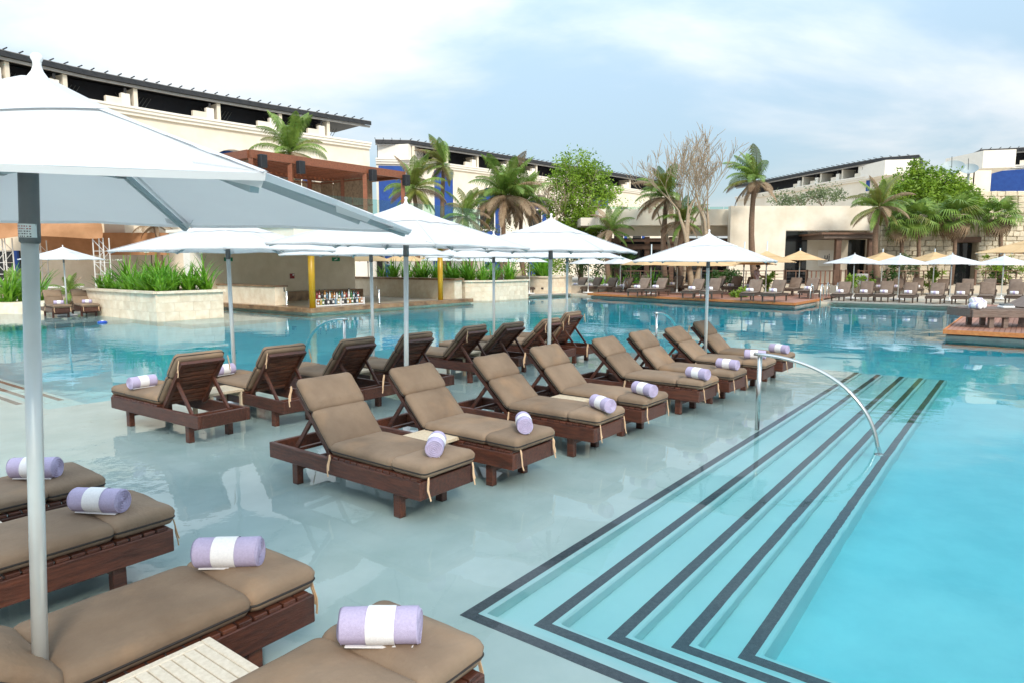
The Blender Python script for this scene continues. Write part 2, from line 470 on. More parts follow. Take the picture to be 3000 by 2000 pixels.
# stairs: nested treads with a dark nosing stripe on two sides
stairs = thing('pool_stairs', 'pale underwater pool stairs with dark stripes on every tread', 'stairs', (0, 0, 0))
stairs['kind'] = 'structure'
STEP = [(.04, .02, SHELF, 11.75), (.31, -.345, -.18, 11.85), (.55, -.725, -.31, 12.0), (.80, -1.03, -.44, 12.15), (1.04, -1.36, -.57, 12.3)]
SW, NOSE = .080, .040
for k, (s0, t0, z0, s1) in enumerate(STEP):
    # nosing stripe of this level, 4 mm above it
    a, b = s0, t0
    st_ = MB()
    zt = z0 + .004
    o = [(a, -14), (a, b), (s1, b), (s1, b - SW), (a + SW, b - SW), (a + SW, -14)]
    st_.prism(stpoly(o), zt - .003, zt)
    st_.build('stripe', M['stripe'], stairs)
    # tread: the level this stripe sits on, from the stripe's outer edge to its nose
    if k > 0:
        ps0, pt0, pz, ps1 = STEP[k - 1]
        i0 = SW + NOSE
        tr = MB()
        poly = [(ps0 + i0, -14), (ps0 + i0, pt0 - i0), (s1, pt0 - i0), (s1, b - i0), (a + i0, b - i0), (a + i0, -14)]
        tr.prism(stpoly(poly), -2.3, z0)
        tr.build('tread', M['pool_step'], stairs, bevel=.012)
    else:
        nb = MB()
        nb.prism(stpoly([(a + .002, -14), (a + .002, b - .002), (s1, b - .002), (s1, b - SW - NOSE), (a + SW + NOSE, b - SW - NOSE), (a + SW + NOSE, -14)]), -2.3, z0 - .0005)
        nb.build('landing', M['pool_step'], stairs)
st2 = thing('pool_stairs', 'striped underwater stairs at the left edge of the lounger shelf', 'stairs', (0, 0, 0))
st2['kind'] = 'structure'
MB().prism(stpoly([(-8, 8.752), (.80, 8.752), (.80, 18), (-8, 18)]), -2.3, SHELF - .001).build('landing', M['shelf_floor'], st2)
for k in range(3):
    s0 = .63 + k * .28; z0 = SHELF - .07 * k
    if k: MB().prism(stpoly([(s0 - .11, 8.76), (s0 + .17, 8.76), (s0 + .17, 18), (s0 - .11, 18)]), -2.3, z0).build('tread', M['pool_step'], st2)
    MB().prism(stpoly([(s0, 9.5), (s0 + .09, 9.5), (s0 + .09, 18), (s0, 18)]), z0 + .001, z0 + .004).build('stripe', M['stripe'], st2)

water = MB().prism(stpoly([(-17, -41), (36, -41), (36, 35), (-17, 35)]), -2.2, 0.0).build('water', M['water'])
water['kind'] = 'structure'

# ------------------------------------------------------------------ timber decks
def deck(name, label, poly_st, planks, edge, z=.30, th=.09):
    d = thing(name, label, 'deck', (0, 0, 0)); d['kind'] = 'structure'
    MB().prism(stpoly(poly_st), -1.5, z - th - .06).build('plinth', M['tile_edge'], d)
    for (a, b, w) in planks:
        MB().beam(W(*a, z - .02), W(*b, z - .02), w, .04).build('plank', M['wood_deck'], d)
    for (a, b) in edge:
        MB().beam(W(*a, z - th / 2 + .004), W(*b, z - th / 2 + .004), .05, th + .03).build('edge_board', M['wood_deck_edge'], d)
    return d
pl = []
t = -.85
while t > -9:
    pl.append(((19.72, t), (34.9, t), .112)); t -= .122
deck('timber_deck', 'reddish timber deck jutting into the pool at the right edge', [(19.8, -.8), (34.99, -.8), (34.99, -12), (19.8, -12)], pl,
     [((19.68, -.74), (19.68, -12)), ((19.68, -.76), (34.9, -.76))], z=.24)
pl = []
for k in range(46):
    tt = 6.35 + k * .28
    sa = 30.75 + (tt - 6.2) * (33.5 - 30.6) / (19.1 - 6.2)
    pl.append(((sa, tt), (41.5, tt), .262))
deck('timber_deck', 'long reddish timber deck under the far loungers beyond the pool', [(30.9, 6.2), (33.8, 19.1), (41.5, 19.1), (41.5, 6.2)], pl,
     [((30.6, 6.15), (33.6, 19.2)), ((30.6, 6.15), (36.0, 6.15)), ((33.6, 19.2), (36.0, 19.2))], z=.24)

# ------------------------------------------------------------------ stone planters with separate tiles
def tiled_face(parent, a, b, z0, z1, tw=.62, thh=.31, off=.012, m='limestone'):
    """stone tiles on the vertical face from a to b (st points), facing the right of a->b"""
    A, B = W(*a), W(*b); d = (B - A); L = d.length; d.normalize(); nrm = Vector((d.y, -d.x, 0))
    rows = max(1, round((z1 - z0) / thh)); hh = (z1 - z0) / rows
    ang = math.atan2(d.y, d.x)
    for r in range(rows):
        x = 0.0; first = True
        while x < L - .01:
            w = tw * (.5 if (first and r % 2) else 1.0) * random.uniform(.85, 1.15)
            if L - (x + w) < .18: w = L - x
            w = min(w, L - x)
            c = A + d * (x + w / 2) + nrm * (off / 2 + random.uniform(0, .006)); c.z = z0 + (r + .5) * hh
            MB().box(c, (w - .006, .024, hh - .006), ang).build('tile', M[m], parent)
            x += w; first = False
def planter(label, poly, faces, z1, cap=.09):
    p = thing('stone_planter', label, 'planter', W(*poly[0]))
    inv = p.location.copy()
    grp = []
    o = MB().prism(stpoly(poly), -2.4, z1 - cap).build('core', M['grout'], p); grp.append(o)
    n = len(poly)
    for a, b in faces:
        tiled_face(p, a, b, -.35, z1 - cap)
        A, B = W(*a), W(*b); d = (B - A).normalized(); nr = Vector((d.y, -d.x, 0))
        q = A + nr * .0 - d * .04; e = B + d * .04
        MB().beam((q.x, q.y, z1 - cap / 2), (e.x, e.y, z1 - cap / 2), .26, cap).build('coping', M['limestone'], p)
    cx = sum(a for a, b in poly) / n; cy = sum(b for a, b in poly) / n
    MB().prism(stpoly([(cx + (a - cx) * .93, cy + (b - cy) * .93) for a, b in poly]), z1 - cap - .01, z1 - .045).build('soil', M['soil'], p)
    for c in p.children: c.location = -p.location
    return p
PL1 = [(9.0, 22.6), (11.55, 22.6), (11.55, 28.6), (9.0, 28.6)]
planter('square limestone planter of strap-leaved lilies standing in the pool', PL1, [((9.0, 22.6), (11.55, 22.6)), ((9.0, 28.6), (9.0, 22.6)), ((11.55, 22.6), (11.55, 28.6))], 1.09)
PL2 = [(26.3, 31.0), (26.1, 22.7), (27.45, 21.6), (30.6, 21.6), (30.6, 31)]
planter('long limestone planter of green lilies beyond the swim-up bar', PL2, [((26.3, 31.0), (26.1, 22.7)), ((26.1, 22.7), (27.45, 21.6)), ((27.45, 21.6), (30.6, 21.6))], 1.14)
PL3 = [(33.6, 25.6), (34.4, 22.3), (36.2, 22.0), (37.5, 24.0), (37, 27)]
planter('limestone planter with leafy shrubs between the two lounger terraces', PL3, [((33.6, 25.6), (34.4, 22.3)), ((34.4, 22.3), (36.2, 22.0))], 1.25)
PL4 = [(38, 36), (38, 29), (40, 29), (40, 36)]
planter('low limestone planter wall behind the white umbrellas', PL4, [((38, 36), (38, 29))], 1.6)

# ------------------------------------------------------------------ cushioned wooden loungers
def rrect(hx, hy, r, n=6):
    pts = []
    for cx, cy, a0 in ((hx - r, hy - r, 0), (-hx + r, hy - r, 90), (-hx + r, -hy + r, 180), (hx - r, -hy + r, 270)):
        for k in range(n + 1):
            a = R(a0 + 90 * k / n); pts.append((cx + r * math.cos(a), cy + r * math.sin(a)))
    # extra points along the straight sides
    out = []
    m = len(pts)
    for i in range(m):
        a, b = pts[i], pts[(i + 1) % m]
        out.append(a)
        d = math.hypot(b[0] - a[0], b[1] - a[1])
        if d > .12:
            k = int(d / .07)
            for j in range(1, k): out.append((a[0] + (b[0] - a[0]) * j / k, a[1] + (b[1] - a[1]) * j / k))
    return out
def cushion_mesh(L, Wd, T, seed):
    """soft pad centred on the origin in plan, underside at z=0"""
    mb = MB(); rings = []
    prof = [(.05, 0), (.014, .006), (.002, .028), (.0, T * .36), (-.006, T * .62), (.004, T - .026), (.020, T - .009), (.05, T - .001)]
    hx, hy = L / 2, Wd / 2
    base = rrect(hx, hy, .05)
    n = len(base)
    def inset(i): return rrect(hx, hy, .05)
    for ins, z in prof:
        ring = []
        for x, y in base:
            fx, fy = (hx - ins) / hx, (hy - ins) / hy
            ring.append((x * fx, y * fy, z))
        rings.append(ring)
    for f in (.82, .66, .48, .28, .10):
        ring = []
        for x, y in base:
            X, Y = x * (1 - .04 / hx) * f, y * (1 - .04 / hy) * f
            pf = max(0, 1 - (X / hx) ** 2) * max(0, 1 - (Y / hy) ** 2)
            z = T - .002 + .020 * pf
            z += .010 * noise.noise((X * 5 + seed * 3.1, Y * 5, seed * 1.7)) + .006 * noise.noise((X * 3 + seed, Y * 16, seed))
            ring.append((X, Y, z))
        rings.append(ring)
    # small irregularity on the sides
    for ri in range(2, 7):
        rings[ri] = [(x + .006 * noise.noise((x * 9, y * 9, z * 9 + seed)), y + .006 * noise.noise((x * 8 + 5, y * 8, z * 8 + seed)), z + .006 * noise.noise((x * 6, y * 6 + 9, seed))) for x, y, z in rings[ri]]
    vs = [v for r in rings for v in r]; fs = []
    for i in range(len(rings) - 1):
        for k in range(n):
            fs.append((i * n + k, i * n + (k + 1) % n, (i + 1) * n + (k + 1) % n, (i + 1) * n + k))
    fs.append(tuple(range(n - 1, -1, -1)))
    fs.append(tuple((len(rings) - 1) * n + k for k in range(n)))
    mb.add(vs, fs)
    pp = MB(); mid = [(x * (hx + .0035) / hx, y * (hy + .0035) / hy, T * .36) for x, y in base]
    vs, fs = [], []
    for x, y, z in mid:
        l = math.hypot(x, y); ox, oy = x / l, y / l
        for k in range(4):
            a = k * math.pi / 2; vs.append((x + ox * .005 * math.cos(a), y + oy * .005 * math.cos(a), z + .0065 * math.sin(a)))
    for i in range(n):
        for k in range(4):
            fs.append((i * 4 + k, ((i + 1) % n) * 4 + k, ((i + 1) % n) * 4 + (k + 1) % 4, i * 4 + (k + 1) % 4))
    pp.add(vs, fs)
    return mb.mesh('cushion', M['cushion'], True), pp.mesh('piping', M['piping'])
LL, LW = 2.11, .68
CUSH = {}
for v in range(3):
    CUSH[v] = dict(head=cushion_mesh(.35, .63, .115, 11 + v), back=cushion_mesh(.43, .63, .105, 21 + v), seat=cushion_mesh(.84, .64, .115, 31 + v), foot=cushion_mesh(.40, .64, .125, 41 + v))
def bevbox(name, dims, m, bv=.006):
    mb = MB().box((0, 0, 0), dims); me = mb.mesh(name, m)
    b = bmesh.new(); b.from_mesh(me); bmesh.ops.bevel(b, geom=b.edges[:], offset=bv, segments=1, affect='EDGES'); b.to_mesh(me); b.free()
    return me
ME = {}
ME['side'] = bevbox('side_rail', (LL, .045, .155), M['wood_dark'])
ME['end'] = bevbox('end_rail', (.045, LW - .094, .155), M['wood_dark'])
ME['leg'] = bevbox('leg', (.085, .07, .31), M['wood_dark'])
ME['brace'] = bevbox('leg_brace', (.045, LW - .20, .09), M['wood_dark'])
ME['slat'] = bevbox('slat', (.072, LW - .004, .022), M['wood_dark'], .003)
ME['bslat'] = bevbox('slat', (.062, LW - .17, .02), M['wood_slat'], .004)
def tie_mesh(seed):
    rn = random.Random(seed); mb = MB()
    for k in range(2):
        pts = []; x = 0; y = 0
        for j in range(5):
            pts.append((x, y, -j * .045 * (.8 + .3 * k))); x += rn.uniform(.0, .012); y += rn.uniform(-.012, .012)
        for j in range(4): mb.beam(pts[j], pts[j + 1], .014, .004, up=(1, 0, 0))
    return mb.mesh('tie', M['tie'])
TIES = [tie_mesh(i) for i in range(5)]
def place(name, me, parent, loc, rot=(0, 0, 0)):
    o = link(name, me, parent); o.location = loc; o.rotation_euler = rot; return o
def lounger(loc, head_ang, label, group, theta=50, var=0, ties=(1, 1)):
    t = thing('sun_lounger', label, 'sun lounger', loc, head_ang, group)
    for sy in (-1, 1):
        place('side_rail', ME['side'], t, (LL / 2, sy * (LW / 2 - .0225), .3825))
    place('end_rail', ME['end'], t, (.0225, 0, .3825)); place('end_rail', ME['end'], t, (LL - .0225, 0, .3825))
    for x in (.34, 1.78):
        for sy in (-1, 1): place('leg', ME['leg'], t, (x, sy * (LW / 2 - .085), .205))
        place('leg_brace', ME['brace'], t, (x, 0, .265))
    for k in range(14):
        place('slat', ME['slat'], t, (.955 + k * .0835, 0, .473))
    th = R(theta - 1)
    b = link('backrest', ME['stile_pair'], t); b.location = (.90, 0, .455); b.rotation_euler = (0, th, 0)
    for k in range(9):
        place('slat', ME['bslat'], b, (-.052 - k * .082, 0, .004))
    # two props holding the backrest up
    for sy in (-1, 1):
        a = Vector((.90 - .47 * math.cos(th), sy * .235, .455 + .47 * math.sin(th) - .03)); e = Vector((.30, sy * .235, .42))
        MB().beam(a, e, .028, .04).build('prop', M['wood_dark'], t)
    MB().box((.30, 0, .41), (.04, LW - .1, .03)).build('prop_rail', M['wood_dark'], t)
    c = CUSH[var]
    for nm, off in (('back', -.225), ('head', -.610)):
        o = link('cushion', c[nm][0], t); o.location = (.90 + off * math.cos(th) + .022 * math.sin(th), 0, .468 - off * math.sin(th) + .022 * math.cos(th)); o.rotation_euler = (0, th, 0)
        link('piping', c[nm][1], o)
    for nm, x in (('seat', 1.345), ('foot', 1.945)):
        o = link('cushion', c[nm][0], t); o.location = (x, 0, .484); link('piping', c[nm][1], o)
    if ties[0]:
        for sy in (-1, 1): place('tie', TIES[(var + sy) % 5], t, (2.145, sy * .27, .50), (0, 0, 0))
    if ties[1]:
        for sy in (-1, 1):
            place('tie', TIES[(var + 2 + sy) % 5], t, (.90 - .76 * math.cos(th) - .03, sy * .315, .455 + .76 * math.sin(th) + .03), (0, 0, 1.5 * sy))
    place('tie', TIES[(var + 1) % 5], t, (.97, -LW / 2 - .008, .50), (0, 0, -1.57))
    return t
sp = MB()
for sy in (-1, 1): sp.box((-.38, sy * (LW / 2 - .085), -.012), (.76, .05, .045))
sp.box((-.735, 0, -.012), (.05, LW - .22, .045))
ME['stile_pair'] = sp.mesh('backrest', M['wood_dark'])

def towel_meshes(seed):
    rn = random.Random(seed); Lh, r = .160, .077
    def body(x0, x1, rr, nseg, caps, pitch=.016):
        mb = MB(); n = 36; rings = []
        for i in range(nseg + 1):
            x = x0 + (x1 - x0) * i / nseg
            ring = []
            for k in range(n):
                a = 2 * math.pi * k / n
                q = rr * (1 + .035 * noise.noise((x * 7, math.cos(a) * 1.5 + seed, math.sin(a) * 1.5)))
                if math.sin(a) < -.8: q *= .965
                ring.append((x, q * math.cos(a), q * math.sin(a)))
            rings.append(ring)
        vs = [v for g_ in rings for v in g_]; fs = []
        for i in range(nseg):
            for k in range(n): fs.append((i * n + k, (i + 1) * n + k, (i + 1) * n + (k + 1) % n, i * n + (k + 1) % n))
        for side in caps:
            x = x1 if side > 0 else x0
            o = len(vs); nr = 15
            for j in range(nr):
                f = 1 - j / nr
                for k in range(n):
                    a = 2 * math.pi * k / n; q = rr * f
                    ph = q / pitch + side * a / (2 * math.pi)
                    vs.append((x + side * (.006 + .0075 * math.sin(2 * math.pi * ph)) * (0 if j == 0 else 1), q * math.cos(a), q * math.sin(a)))
            vs.append((x, 0, 0))
            for j in range(nr - 1):
                for k in range(n):
                    q = (o + j * n + k, o + j * n + (k + 1) % n, o + (j + 1) * n + (k + 1) % n, o + (j + 1) * n + k)
                    fs.append(q if side > 0 else q[::-1])
            for k in range(n):
                q = (o + (nr - 1) * n + k, o + (nr - 1) * n + (k + 1) % n, len(vs) - 1); fs.append(q if side > 0 else q[::-1])
        return mb.add(vs, fs)
    a = body(-Lh, Lh, r, 12, (-1, 1)).mesh('roll', M['towel'], True)
    b = body(-.060, .060, r + .0035, 6, ()).mesh('band', M['towel_white'], True)
    f = MB()
    f.beam((-Lh * .9, -.01, -r + .004), (Lh * .9, -.02, -r + .004), .07, .006)
    return a, b, f.mesh('flap', M['towel_white'])
TOW = [towel_meshes(i) for i in range(3)]
def towel(loc, ang, label, group, var=0):
    t = thing('rolled_towel', label, 'towel', loc, ang, group)
    r = link('roll', TOW[var][0], t); r.location = (0, 0, .077); r.rotation_euler = (random.uniform(-1, 1), 0, 0)
    b = link('band', TOW[var][1], t); b.location = (random.uniform(-.015, .015), 0, .077); b.rotation_euler = r.rotation_euler
    f = link('flap', TOW[var][2], t); f.location = (0, 0, .078)
    return t
ORD = ['first', 'second', 'third', 'fourth', 'fifth', 'sixth', 'seventh', 'eighth', 'ninth', 'tenth', 'eleventh', 'twelfth', 'thirteenth', 'fourteenth', 'fifteenth', 'sixteenth']
A_FOOT = math.atan2(-V.y, -V.x)      # towards the stairs
A_DEEP = math.atan2(V.y, V.x)        # towards the deep water
A_ROW = math.atan2(U.y, U.x)
# front row: feet to the striped stairs
FR = [(1.23, 1.18), (2.34, 1.08), (3.63, .99), (4.80, .98), (6.38, .92), (7.39, .84), (8.73, .80), (9.86, .78)]
TH_F = [50, 47, 45, 46, 43, 46, 42, 47]
TW = [(1277, 1300, 38), (1535, 1237, 40), (1765, 1181, 62), (1888, 1139, 68), (2045, 1093, 75), (2132, 1066, 80), (2212, 1038, 104), (2283, 1021, 76)]
CTOP = .512                         # top of the pads above the water
for i, (s_, t_) in enumerate(FR):
    p = W(s_, t_ + LL, -.10)
    lounger(p - Vector((0, 0, 0)), A_FOOT + R(random.uniform(-1, 1)), 'brown cushioned wooden lounger, %s from the camera in the row facing the striped stairs' % ORD[i], 'front row of pool shelf loungers', TH_F[i], i % 3, ((1, 1), (1, 1), (1, 0), (1, 1), (1, 1), (1, 0), (0, 0), (1, 1))[i])
    q = at(TW[i][0], TW[i][1], CTOP + .075); ta = TW[i][2]
    towel((q.x, q.y, CTOP), A_ROW + R(ta), 'lavender and white rolled towel on the %s lounger facing the stairs' % ORD[i], 'towels on the front row', i % 3)
# back row: heads to the camera, feet to the deep water
BK = [(1.38, 4.95), (2.47, 4.85), (3.64, 4.73), (4.72, 4.58), (6.52, 4.95), (7.56, 4.90), (8.82, 4.85), (9.72, 4.75)]
TH_B = [52, 50, 50, 50, 46, 44, 44, 56]
for i, (s_, t_) in enumerate(BK):
    p = W(s_, t_, -.10)
    lounger(p - Vector((0, 0, 0)), A_DEEP + R(random.uniform(-2, 2)), 'brown wooden lounger seen from behind, %s from the camera in that row' % ORD[i], 'back row of pool shelf loungers', TH_B[i], (i + 1) % 3, (1, 0 if i in (2, 3, 5) else 1))
    tw = ((417, 1117, 5), (655, 1082, 10), None, None, (1357, 1000, 60), (1475, 982, 50), (1588, 972, 55), None)[i]
    if tw:
        q = at(tw[0], tw[1], CTOP + .075)
        towel((q.x, q.y, CTOP), A_ROW + R(tw[2]), 'lavender and white rolled towel on the %s lounger seen from behind' % ORD[i], 'towels on the back row', i % 3)
# nearest row, at the lower left: feet pointing along the rows
NR = [(-.78, 3.30, 'farthest up the left edge'), (-.80, 2.16, 'second from the left edge, with a knotted leg'), (-.80, .63, 'beside the slatted side table and grey pole'), (-.80, -.57, 'cut off by the bottom edge of the picture')]
TN = [(103, 1368, 2, 'upper left edge'), (291, 1463, -6, 'near-left lounger under the pole'), (670, 1615, 3, 'near lounger beside the slatted side table'), (1115, 1830, 1, 'lounger at the bottom edge')]
for i, (s_, t_, w_) in enumerate(NR):
    p = W(s_ - LL, t_, -.10)
    lounger(p - Vector((0, 0, 0)), A_ROW + R((-1, 0, .5, 1)[i]), 'close brown cushioned lounger ' + w_, 'nearest loungers', 36 if i == 2 else 44, i % 3, (1, 1))
    tx, ty, ta, w2 = TN[i]
    q = at(tx, ty, CTOP + .077)
    towel((q.x, q.y, CTOP), R(ta), 'large lavender and white rolled towel, %s' % w2, 'towels on the nearest loungers', i % 3)

# ------------------------------------------------------------------ side tables
def table_parts():
    t = .46
    top = MB().box((0, 0, t - .03), (.50, .46, .05))
    return top
def side_table(loc, ang, label, slatted=False, h=.52):
    t = thing('side_table', label, 'table', loc, ang, 'side tables between the loungers')
    a, b = .25, .24
    if slatted:
        for sx in (-1, 1): MB().box((sx * (a - .022), 0, h - .02), (.044, 2 * b, .04)).build('frame_rail', M['table_slat'], t, bevel=.004)
        for sy in (-1, 1): MB().box((0, sy * (b - .02), h - .02), (2 * a - .09, .04, .04)).build('frame_rail', M['table_slat'], t, bevel=.004)
        n = 8; w = (2 * a - .09) / n
        for k in range(n):
            MB().box((-a + .045 + w * (k + .5), 0, h - .016), (w - .0055, 2 * b - .081, .03)).build('slat', M['table_slat'], t, bevel=.0025)
    else:
        MB().box((0, 0, h - .02), (2 * a, 2 * b, .04)).build('table_top', M['table'], t, bevel=.006)
    m = M['table_slat'] if slatted else M['table']
    for sx in (-1, 1):
        for sy in (-1, 1): MB().box((sx * (a - .03), sy * (b - .03), (h - .04) / 2), (.05, .05, h - .041)).build('leg', m, t, bevel=.004)
        MB().box((sx * (a - .03), 0, h - .075), (.04, 2 * b - .112, .065)).build('apron', m, t)
    return t
side_table(W(1.86, 2.02, -.10), A_ROW, 'pale stone-coloured side table beside the nearest lounger of the stairs row')
side_table(W(4.22, 1.95, -.10), A_ROW, 'pale side table between the third and fourth loungers facing the stairs')
side_table(W(6.88, 1.85, -.10), A_ROW, 'pale side table between the fifth and sixth loungers facing the stairs')
side_table(W(9.30, 1.62, -.10), A_ROW, 'pale side table between the two farthest loungers facing the stairs')
side_table(W(1.95, 6.1, -.10), A_ROW, 'pale side table between the two nearest loungers seen from behind')
side_table(W(4.20, 6.0, -.10), A_ROW, 'pale side table between the third and fourth loungers seen from behind')
side_table(W(7.02, 6.1, -.10), A_ROW, 'pale side table between the fifth and sixth loungers seen from behind')
side_table(W(9.25, 6.0, -.10), A_ROW, 'pale side table between the farthest loungers seen from behind')
side_table(W(-1.66, .02, -.10), A_ROW, 'slatted cream side table at the bottom edge of the picture', True)
side_table(W(-1.75, 2.72, -.10), A_ROW, 'slatted cream side table at the left edge behind the grey pole', True)

# ------------------------------------------------------------------ umbrellas
def canopy_meshes(half=1.12, z_rim=2.42, z_top=2.915, m='canopy', seed=0):
    """square cloth roof with a raised vent cap; heights from the shelf floor"""
    nphi, nr = 64, 12
    def rho(a): return half / max(abs(math.cos(a)), abs(math.sin(a)))
    def surf(f0, f1, zf, lift, wob):
        mb = MB(); vs, fs = [], []
        for i in range(nr + 1):
            f = f0 + (f1 - f0) * i / nr
            for k in range(nphi):
                a = 2 * math.pi * k / nphi
                r = rho(a) * f
                sc_ = 1 - abs(math.cos(4 * a))             # between the eight ribs
                e = max(0, (f - .5) / .5)
                rr = r * (1 - .020 * sc_ * e ** 3)
                z = zf(f) + lift - .014 * sc_ * (1 - abs(2 * f - 1.0)) + .012 * sc_ * e ** 3 + wob * noise.noise((math.cos(a) * 3 * f + seed, math.sin(a) * 3 * f, seed))
                vs.append((rr * math.cos(a), rr * math.sin(a), z))
        for i in range(nr):
            for k in range(nphi): fs.append((i * nphi + k, (i + 1) * nphi + k, (i + 1) * nphi + (k + 1) % nphi, i * nphi + (k + 1) % nphi))
        return mb.add(vs, fs)
    zf = lambda f: z_top - .035 - (z_top - .035 - z_rim) * f + .045 * max(0, 1 - f / .26) ** 2
    main = surf(.24, 1.0, zf, 0, .008).mesh('canopy', M[m], True)
    zc = lambda f: zf(f)
    cap = surf(.03, .42, zc, .009, .006).mesh('vent_cap', M[m], True)
    return main, cap
def hem_mesh(half, z_rim, m):
    mb = MB()
    def rho(a): return half / max(abs(math.cos(a)), abs(math.sin(a)))
    n = 64; pts = []
    for k in range(n):
        a = 2 * math.pi * k / n; sc_ = 1 - abs(math.cos(4 * a)); r = rho(a) * (1 - .020 * sc_)
        pts.append((r * math.cos(a), r * math.sin(a), z_rim + .012 * sc_))
    for k in range(n): 
        a, b = pts[k], pts[(k + 1) % n]
        mb.quad((a[0], a[1], a[2] + .002), (a[0] * .997, a[1] * .997, a[2] - .014), (b[0] * .997, b[1] * .997, b[2] - .014), (b[0], b[1], b[2] + .002))
    return mb.mesh('hem', M[m], True)
def seam_mesh(k, half=1.12, z_rim=2.42, z_top=2.915):
    mb = MB(); a = k * math.pi / 4; r1 = half * (1.414 if k % 2 else 1.0); sd_ = Vector((-math.sin(a), math.cos(a), 0)) * .007; vs = []
    for j in range(9):
        f = .40 + .60 * j / 8; z = z_top - .035 - (z_top - .035 - z_rim) * f + .0035; c = Vector((math.cos(a) * r1 * f, math.sin(a) * r1 * f, z))
        vs += [c - sd_, c + sd_ * 0 + Vector((0, 0, .004)), c + sd_]
    return mb.add(vs, [q for j in range(8) for q in ((3 * j, 3 * j + 3, 3 * j + 4, 3 * j + 1), (3 * j + 1, 3 * j + 4, 3 * j + 5, 3 * j + 2))]).mesh('seam', M['canopy'], True)
SEAM = [seam_mesh(0), seam_mesh(1)]; SEAMT = [q.copy() for q in SEAM]
for q in SEAMT: q.materials.clear(); q.materials.append(M['canopy_tan'])
CAN = [canopy_meshes(seed=i * 3) for i in range(2)] + [canopy_meshes(m='canopy_tan', seed=9)]
HEM = {'canopy': hem_mesh(1.12, 2.42, 'canopy'), 'canopy_tan': hem_mesh(1.12, 2.42, 'canopy_tan')}
UM = {}
UM['pole'] = MB().tube([(0, 0, 0), (0, 0, 2.5)], .0295, 16).mesh('pole', M['alu'], True)
UM['sleeve'] = MB().lathe([(.030, 2.295), (.036, 2.30), (.036, 2.37), (.0345, 2.375), (.0345, 2.80), (.03, 2.81)], n=16).mesh('sleeve', M['alu_dark'], True)
UM['finial'] = MB().lathe([(.044, 2.925), (.032, 2.94), (.020, 2.958), (.014, 2.978), (.015, 2.992), (.021, 3.004), (.020, 3.015), (.011, 3.023), (.001, 3.025)], n=14).mesh('finial', M['white_paint'], True)
UM['base'] = MB().lathe([(.34, 0), (.36, .012), (.36, .03), (.33, .05), (.06, .055), (.045, .075), (.045, .20), (.031, .205)], n=32).mesh('base_plate', M['white_paint'], True)
def rib_mesh(corner):
    L = 1.12 * (1.414 if corner else 1.0)
    a, b = (.04, 0, 2.815), (L - .045, 0, 2.396)
    return MB().beam(a, b, .018, .026).mesh('rib', M['alu_rib']), MB().beam((.045, 0, 2.585), (L * .42, 0, 2.815 - (2.815 - 2.396) * .42 * L / (L - .045) - .02), .016, .026).mesh('strut', M['alu_rib']), \
        MB().box((L * .42, 0, 2.815 - (2.815 - 2.396) * .42 - .015), (.07, .034, .05)).mesh('joint', M['alu_dark'])
RIB = {c: rib_mesh(c) for c in (0, 1)}
PKT = {c: MB().add([(1.12 * (1.414 if c else 1) + .004, 0, 2.424), (1.12 * (1.414 if c else 1) * .90, .07, 2.452), (1.12 * (1.414 if c else 1) * .90, -.07, 2.452), (1.12 * (1.414 if c else 1) - .02, 0, 2.392), (1.12 * (1.414 if c else 1) * .90, .06, 2.425), (1.12 * (1.414 if c else 1) * .90, -.06, 2.425)], [(3, 5, 4), (0, 3, 4, 1), (0, 2, 5, 3)]).mesh('corner_pocket', M['canopy']) for c in (0, 1)}
def umbrella(loc, rz, label, group, dz=0.0, lean=(0, 0), base=True, var=0, cloth='canopy', detail=True, scale=1.0):
    t = thing('pool_umbrella', label, 'umbrella', loc, 0, group)
    t.rotation_euler = (lean[0], lean[1], rz); t.scale = (scale,) * 3
    def P(n, me, par=t):
        o = link(n, me, par); return o
    P('pole', UM['pole'])
    cn = CAN[2] if cloth == 'canopy_tan' else CAN[var % 2]
    tops = [P('canopy', cn[0]), P('vent_cap', cn[1]), P('hem', HEM[cloth])]
    tops.append(P('finial', UM['finial'])); tops[-1].location.z = -.028; tops.append(P('sleeve', UM['sleeve']))
    if base: P('base_plate', UM['base']).location.z = .052
    if detail:
        for k in range(8):
            c = 1 if k % 2 else 0
            r = P('rib', RIB[c][0]); r.rotation_euler = (0, 0, k * math.pi / 4); tops.append(r)
            sm_ = P('seam', SEAM[c] if cloth == 'canopy' else SEAMT[c]); sm_.rotation_euler = (0, 0, (k - c) * math.pi / 4); tops.append(sm_)
            P('strut', RIB[c][1], r); P('joint', RIB[c][2], r); P('pocket', PKT[c], r)
    for o in tops: o.location.z += dz
    return t
UW = 'white square umbrellas on the pool shelf'
um0 = umbrella((-1.835, 2.64, -.10), R(1.5), 'large white umbrella filling the upper left corner', UW, dz=.0, lean=(0, R(1.3)))
for o in um0.children:
    k = o.name.split('.')[0]
    if k in ('canopy', 'vent_cap', 'hem', 'rib', 'seam'): o.scale = (1.11, 1.11, .97); o.location.z = .083
    if k in ('pole', 'base_plate', 'sleeve'): o.rotation_euler.y = R(1.8); o.location.x = -.135
umbrella((-1.30, 8.22, -.10), R(-25.7), 'white umbrella with vented top beside the nearest stairs-row lounger', UW, var=1, lean=(R(0), R(1.0)))
umbrella((.575, 10.66, -.10), R(-22), 'white umbrella between the third and fourth stairs-row loungers', UW, dz=-.02, lean=(0, R(.6)))
umbrella(W(9.30, 2.12, -.10), R(-25), 'white umbrella standing between the two farthest stairs-row loungers', UW, dz=-.17, var=1)
umbrella(W(2.72, 6.97, -.10), R(-24), 'white umbrella behind the nearest lounger seen from behind', UW, dz=-.02, lean=(0, R(-.6)))
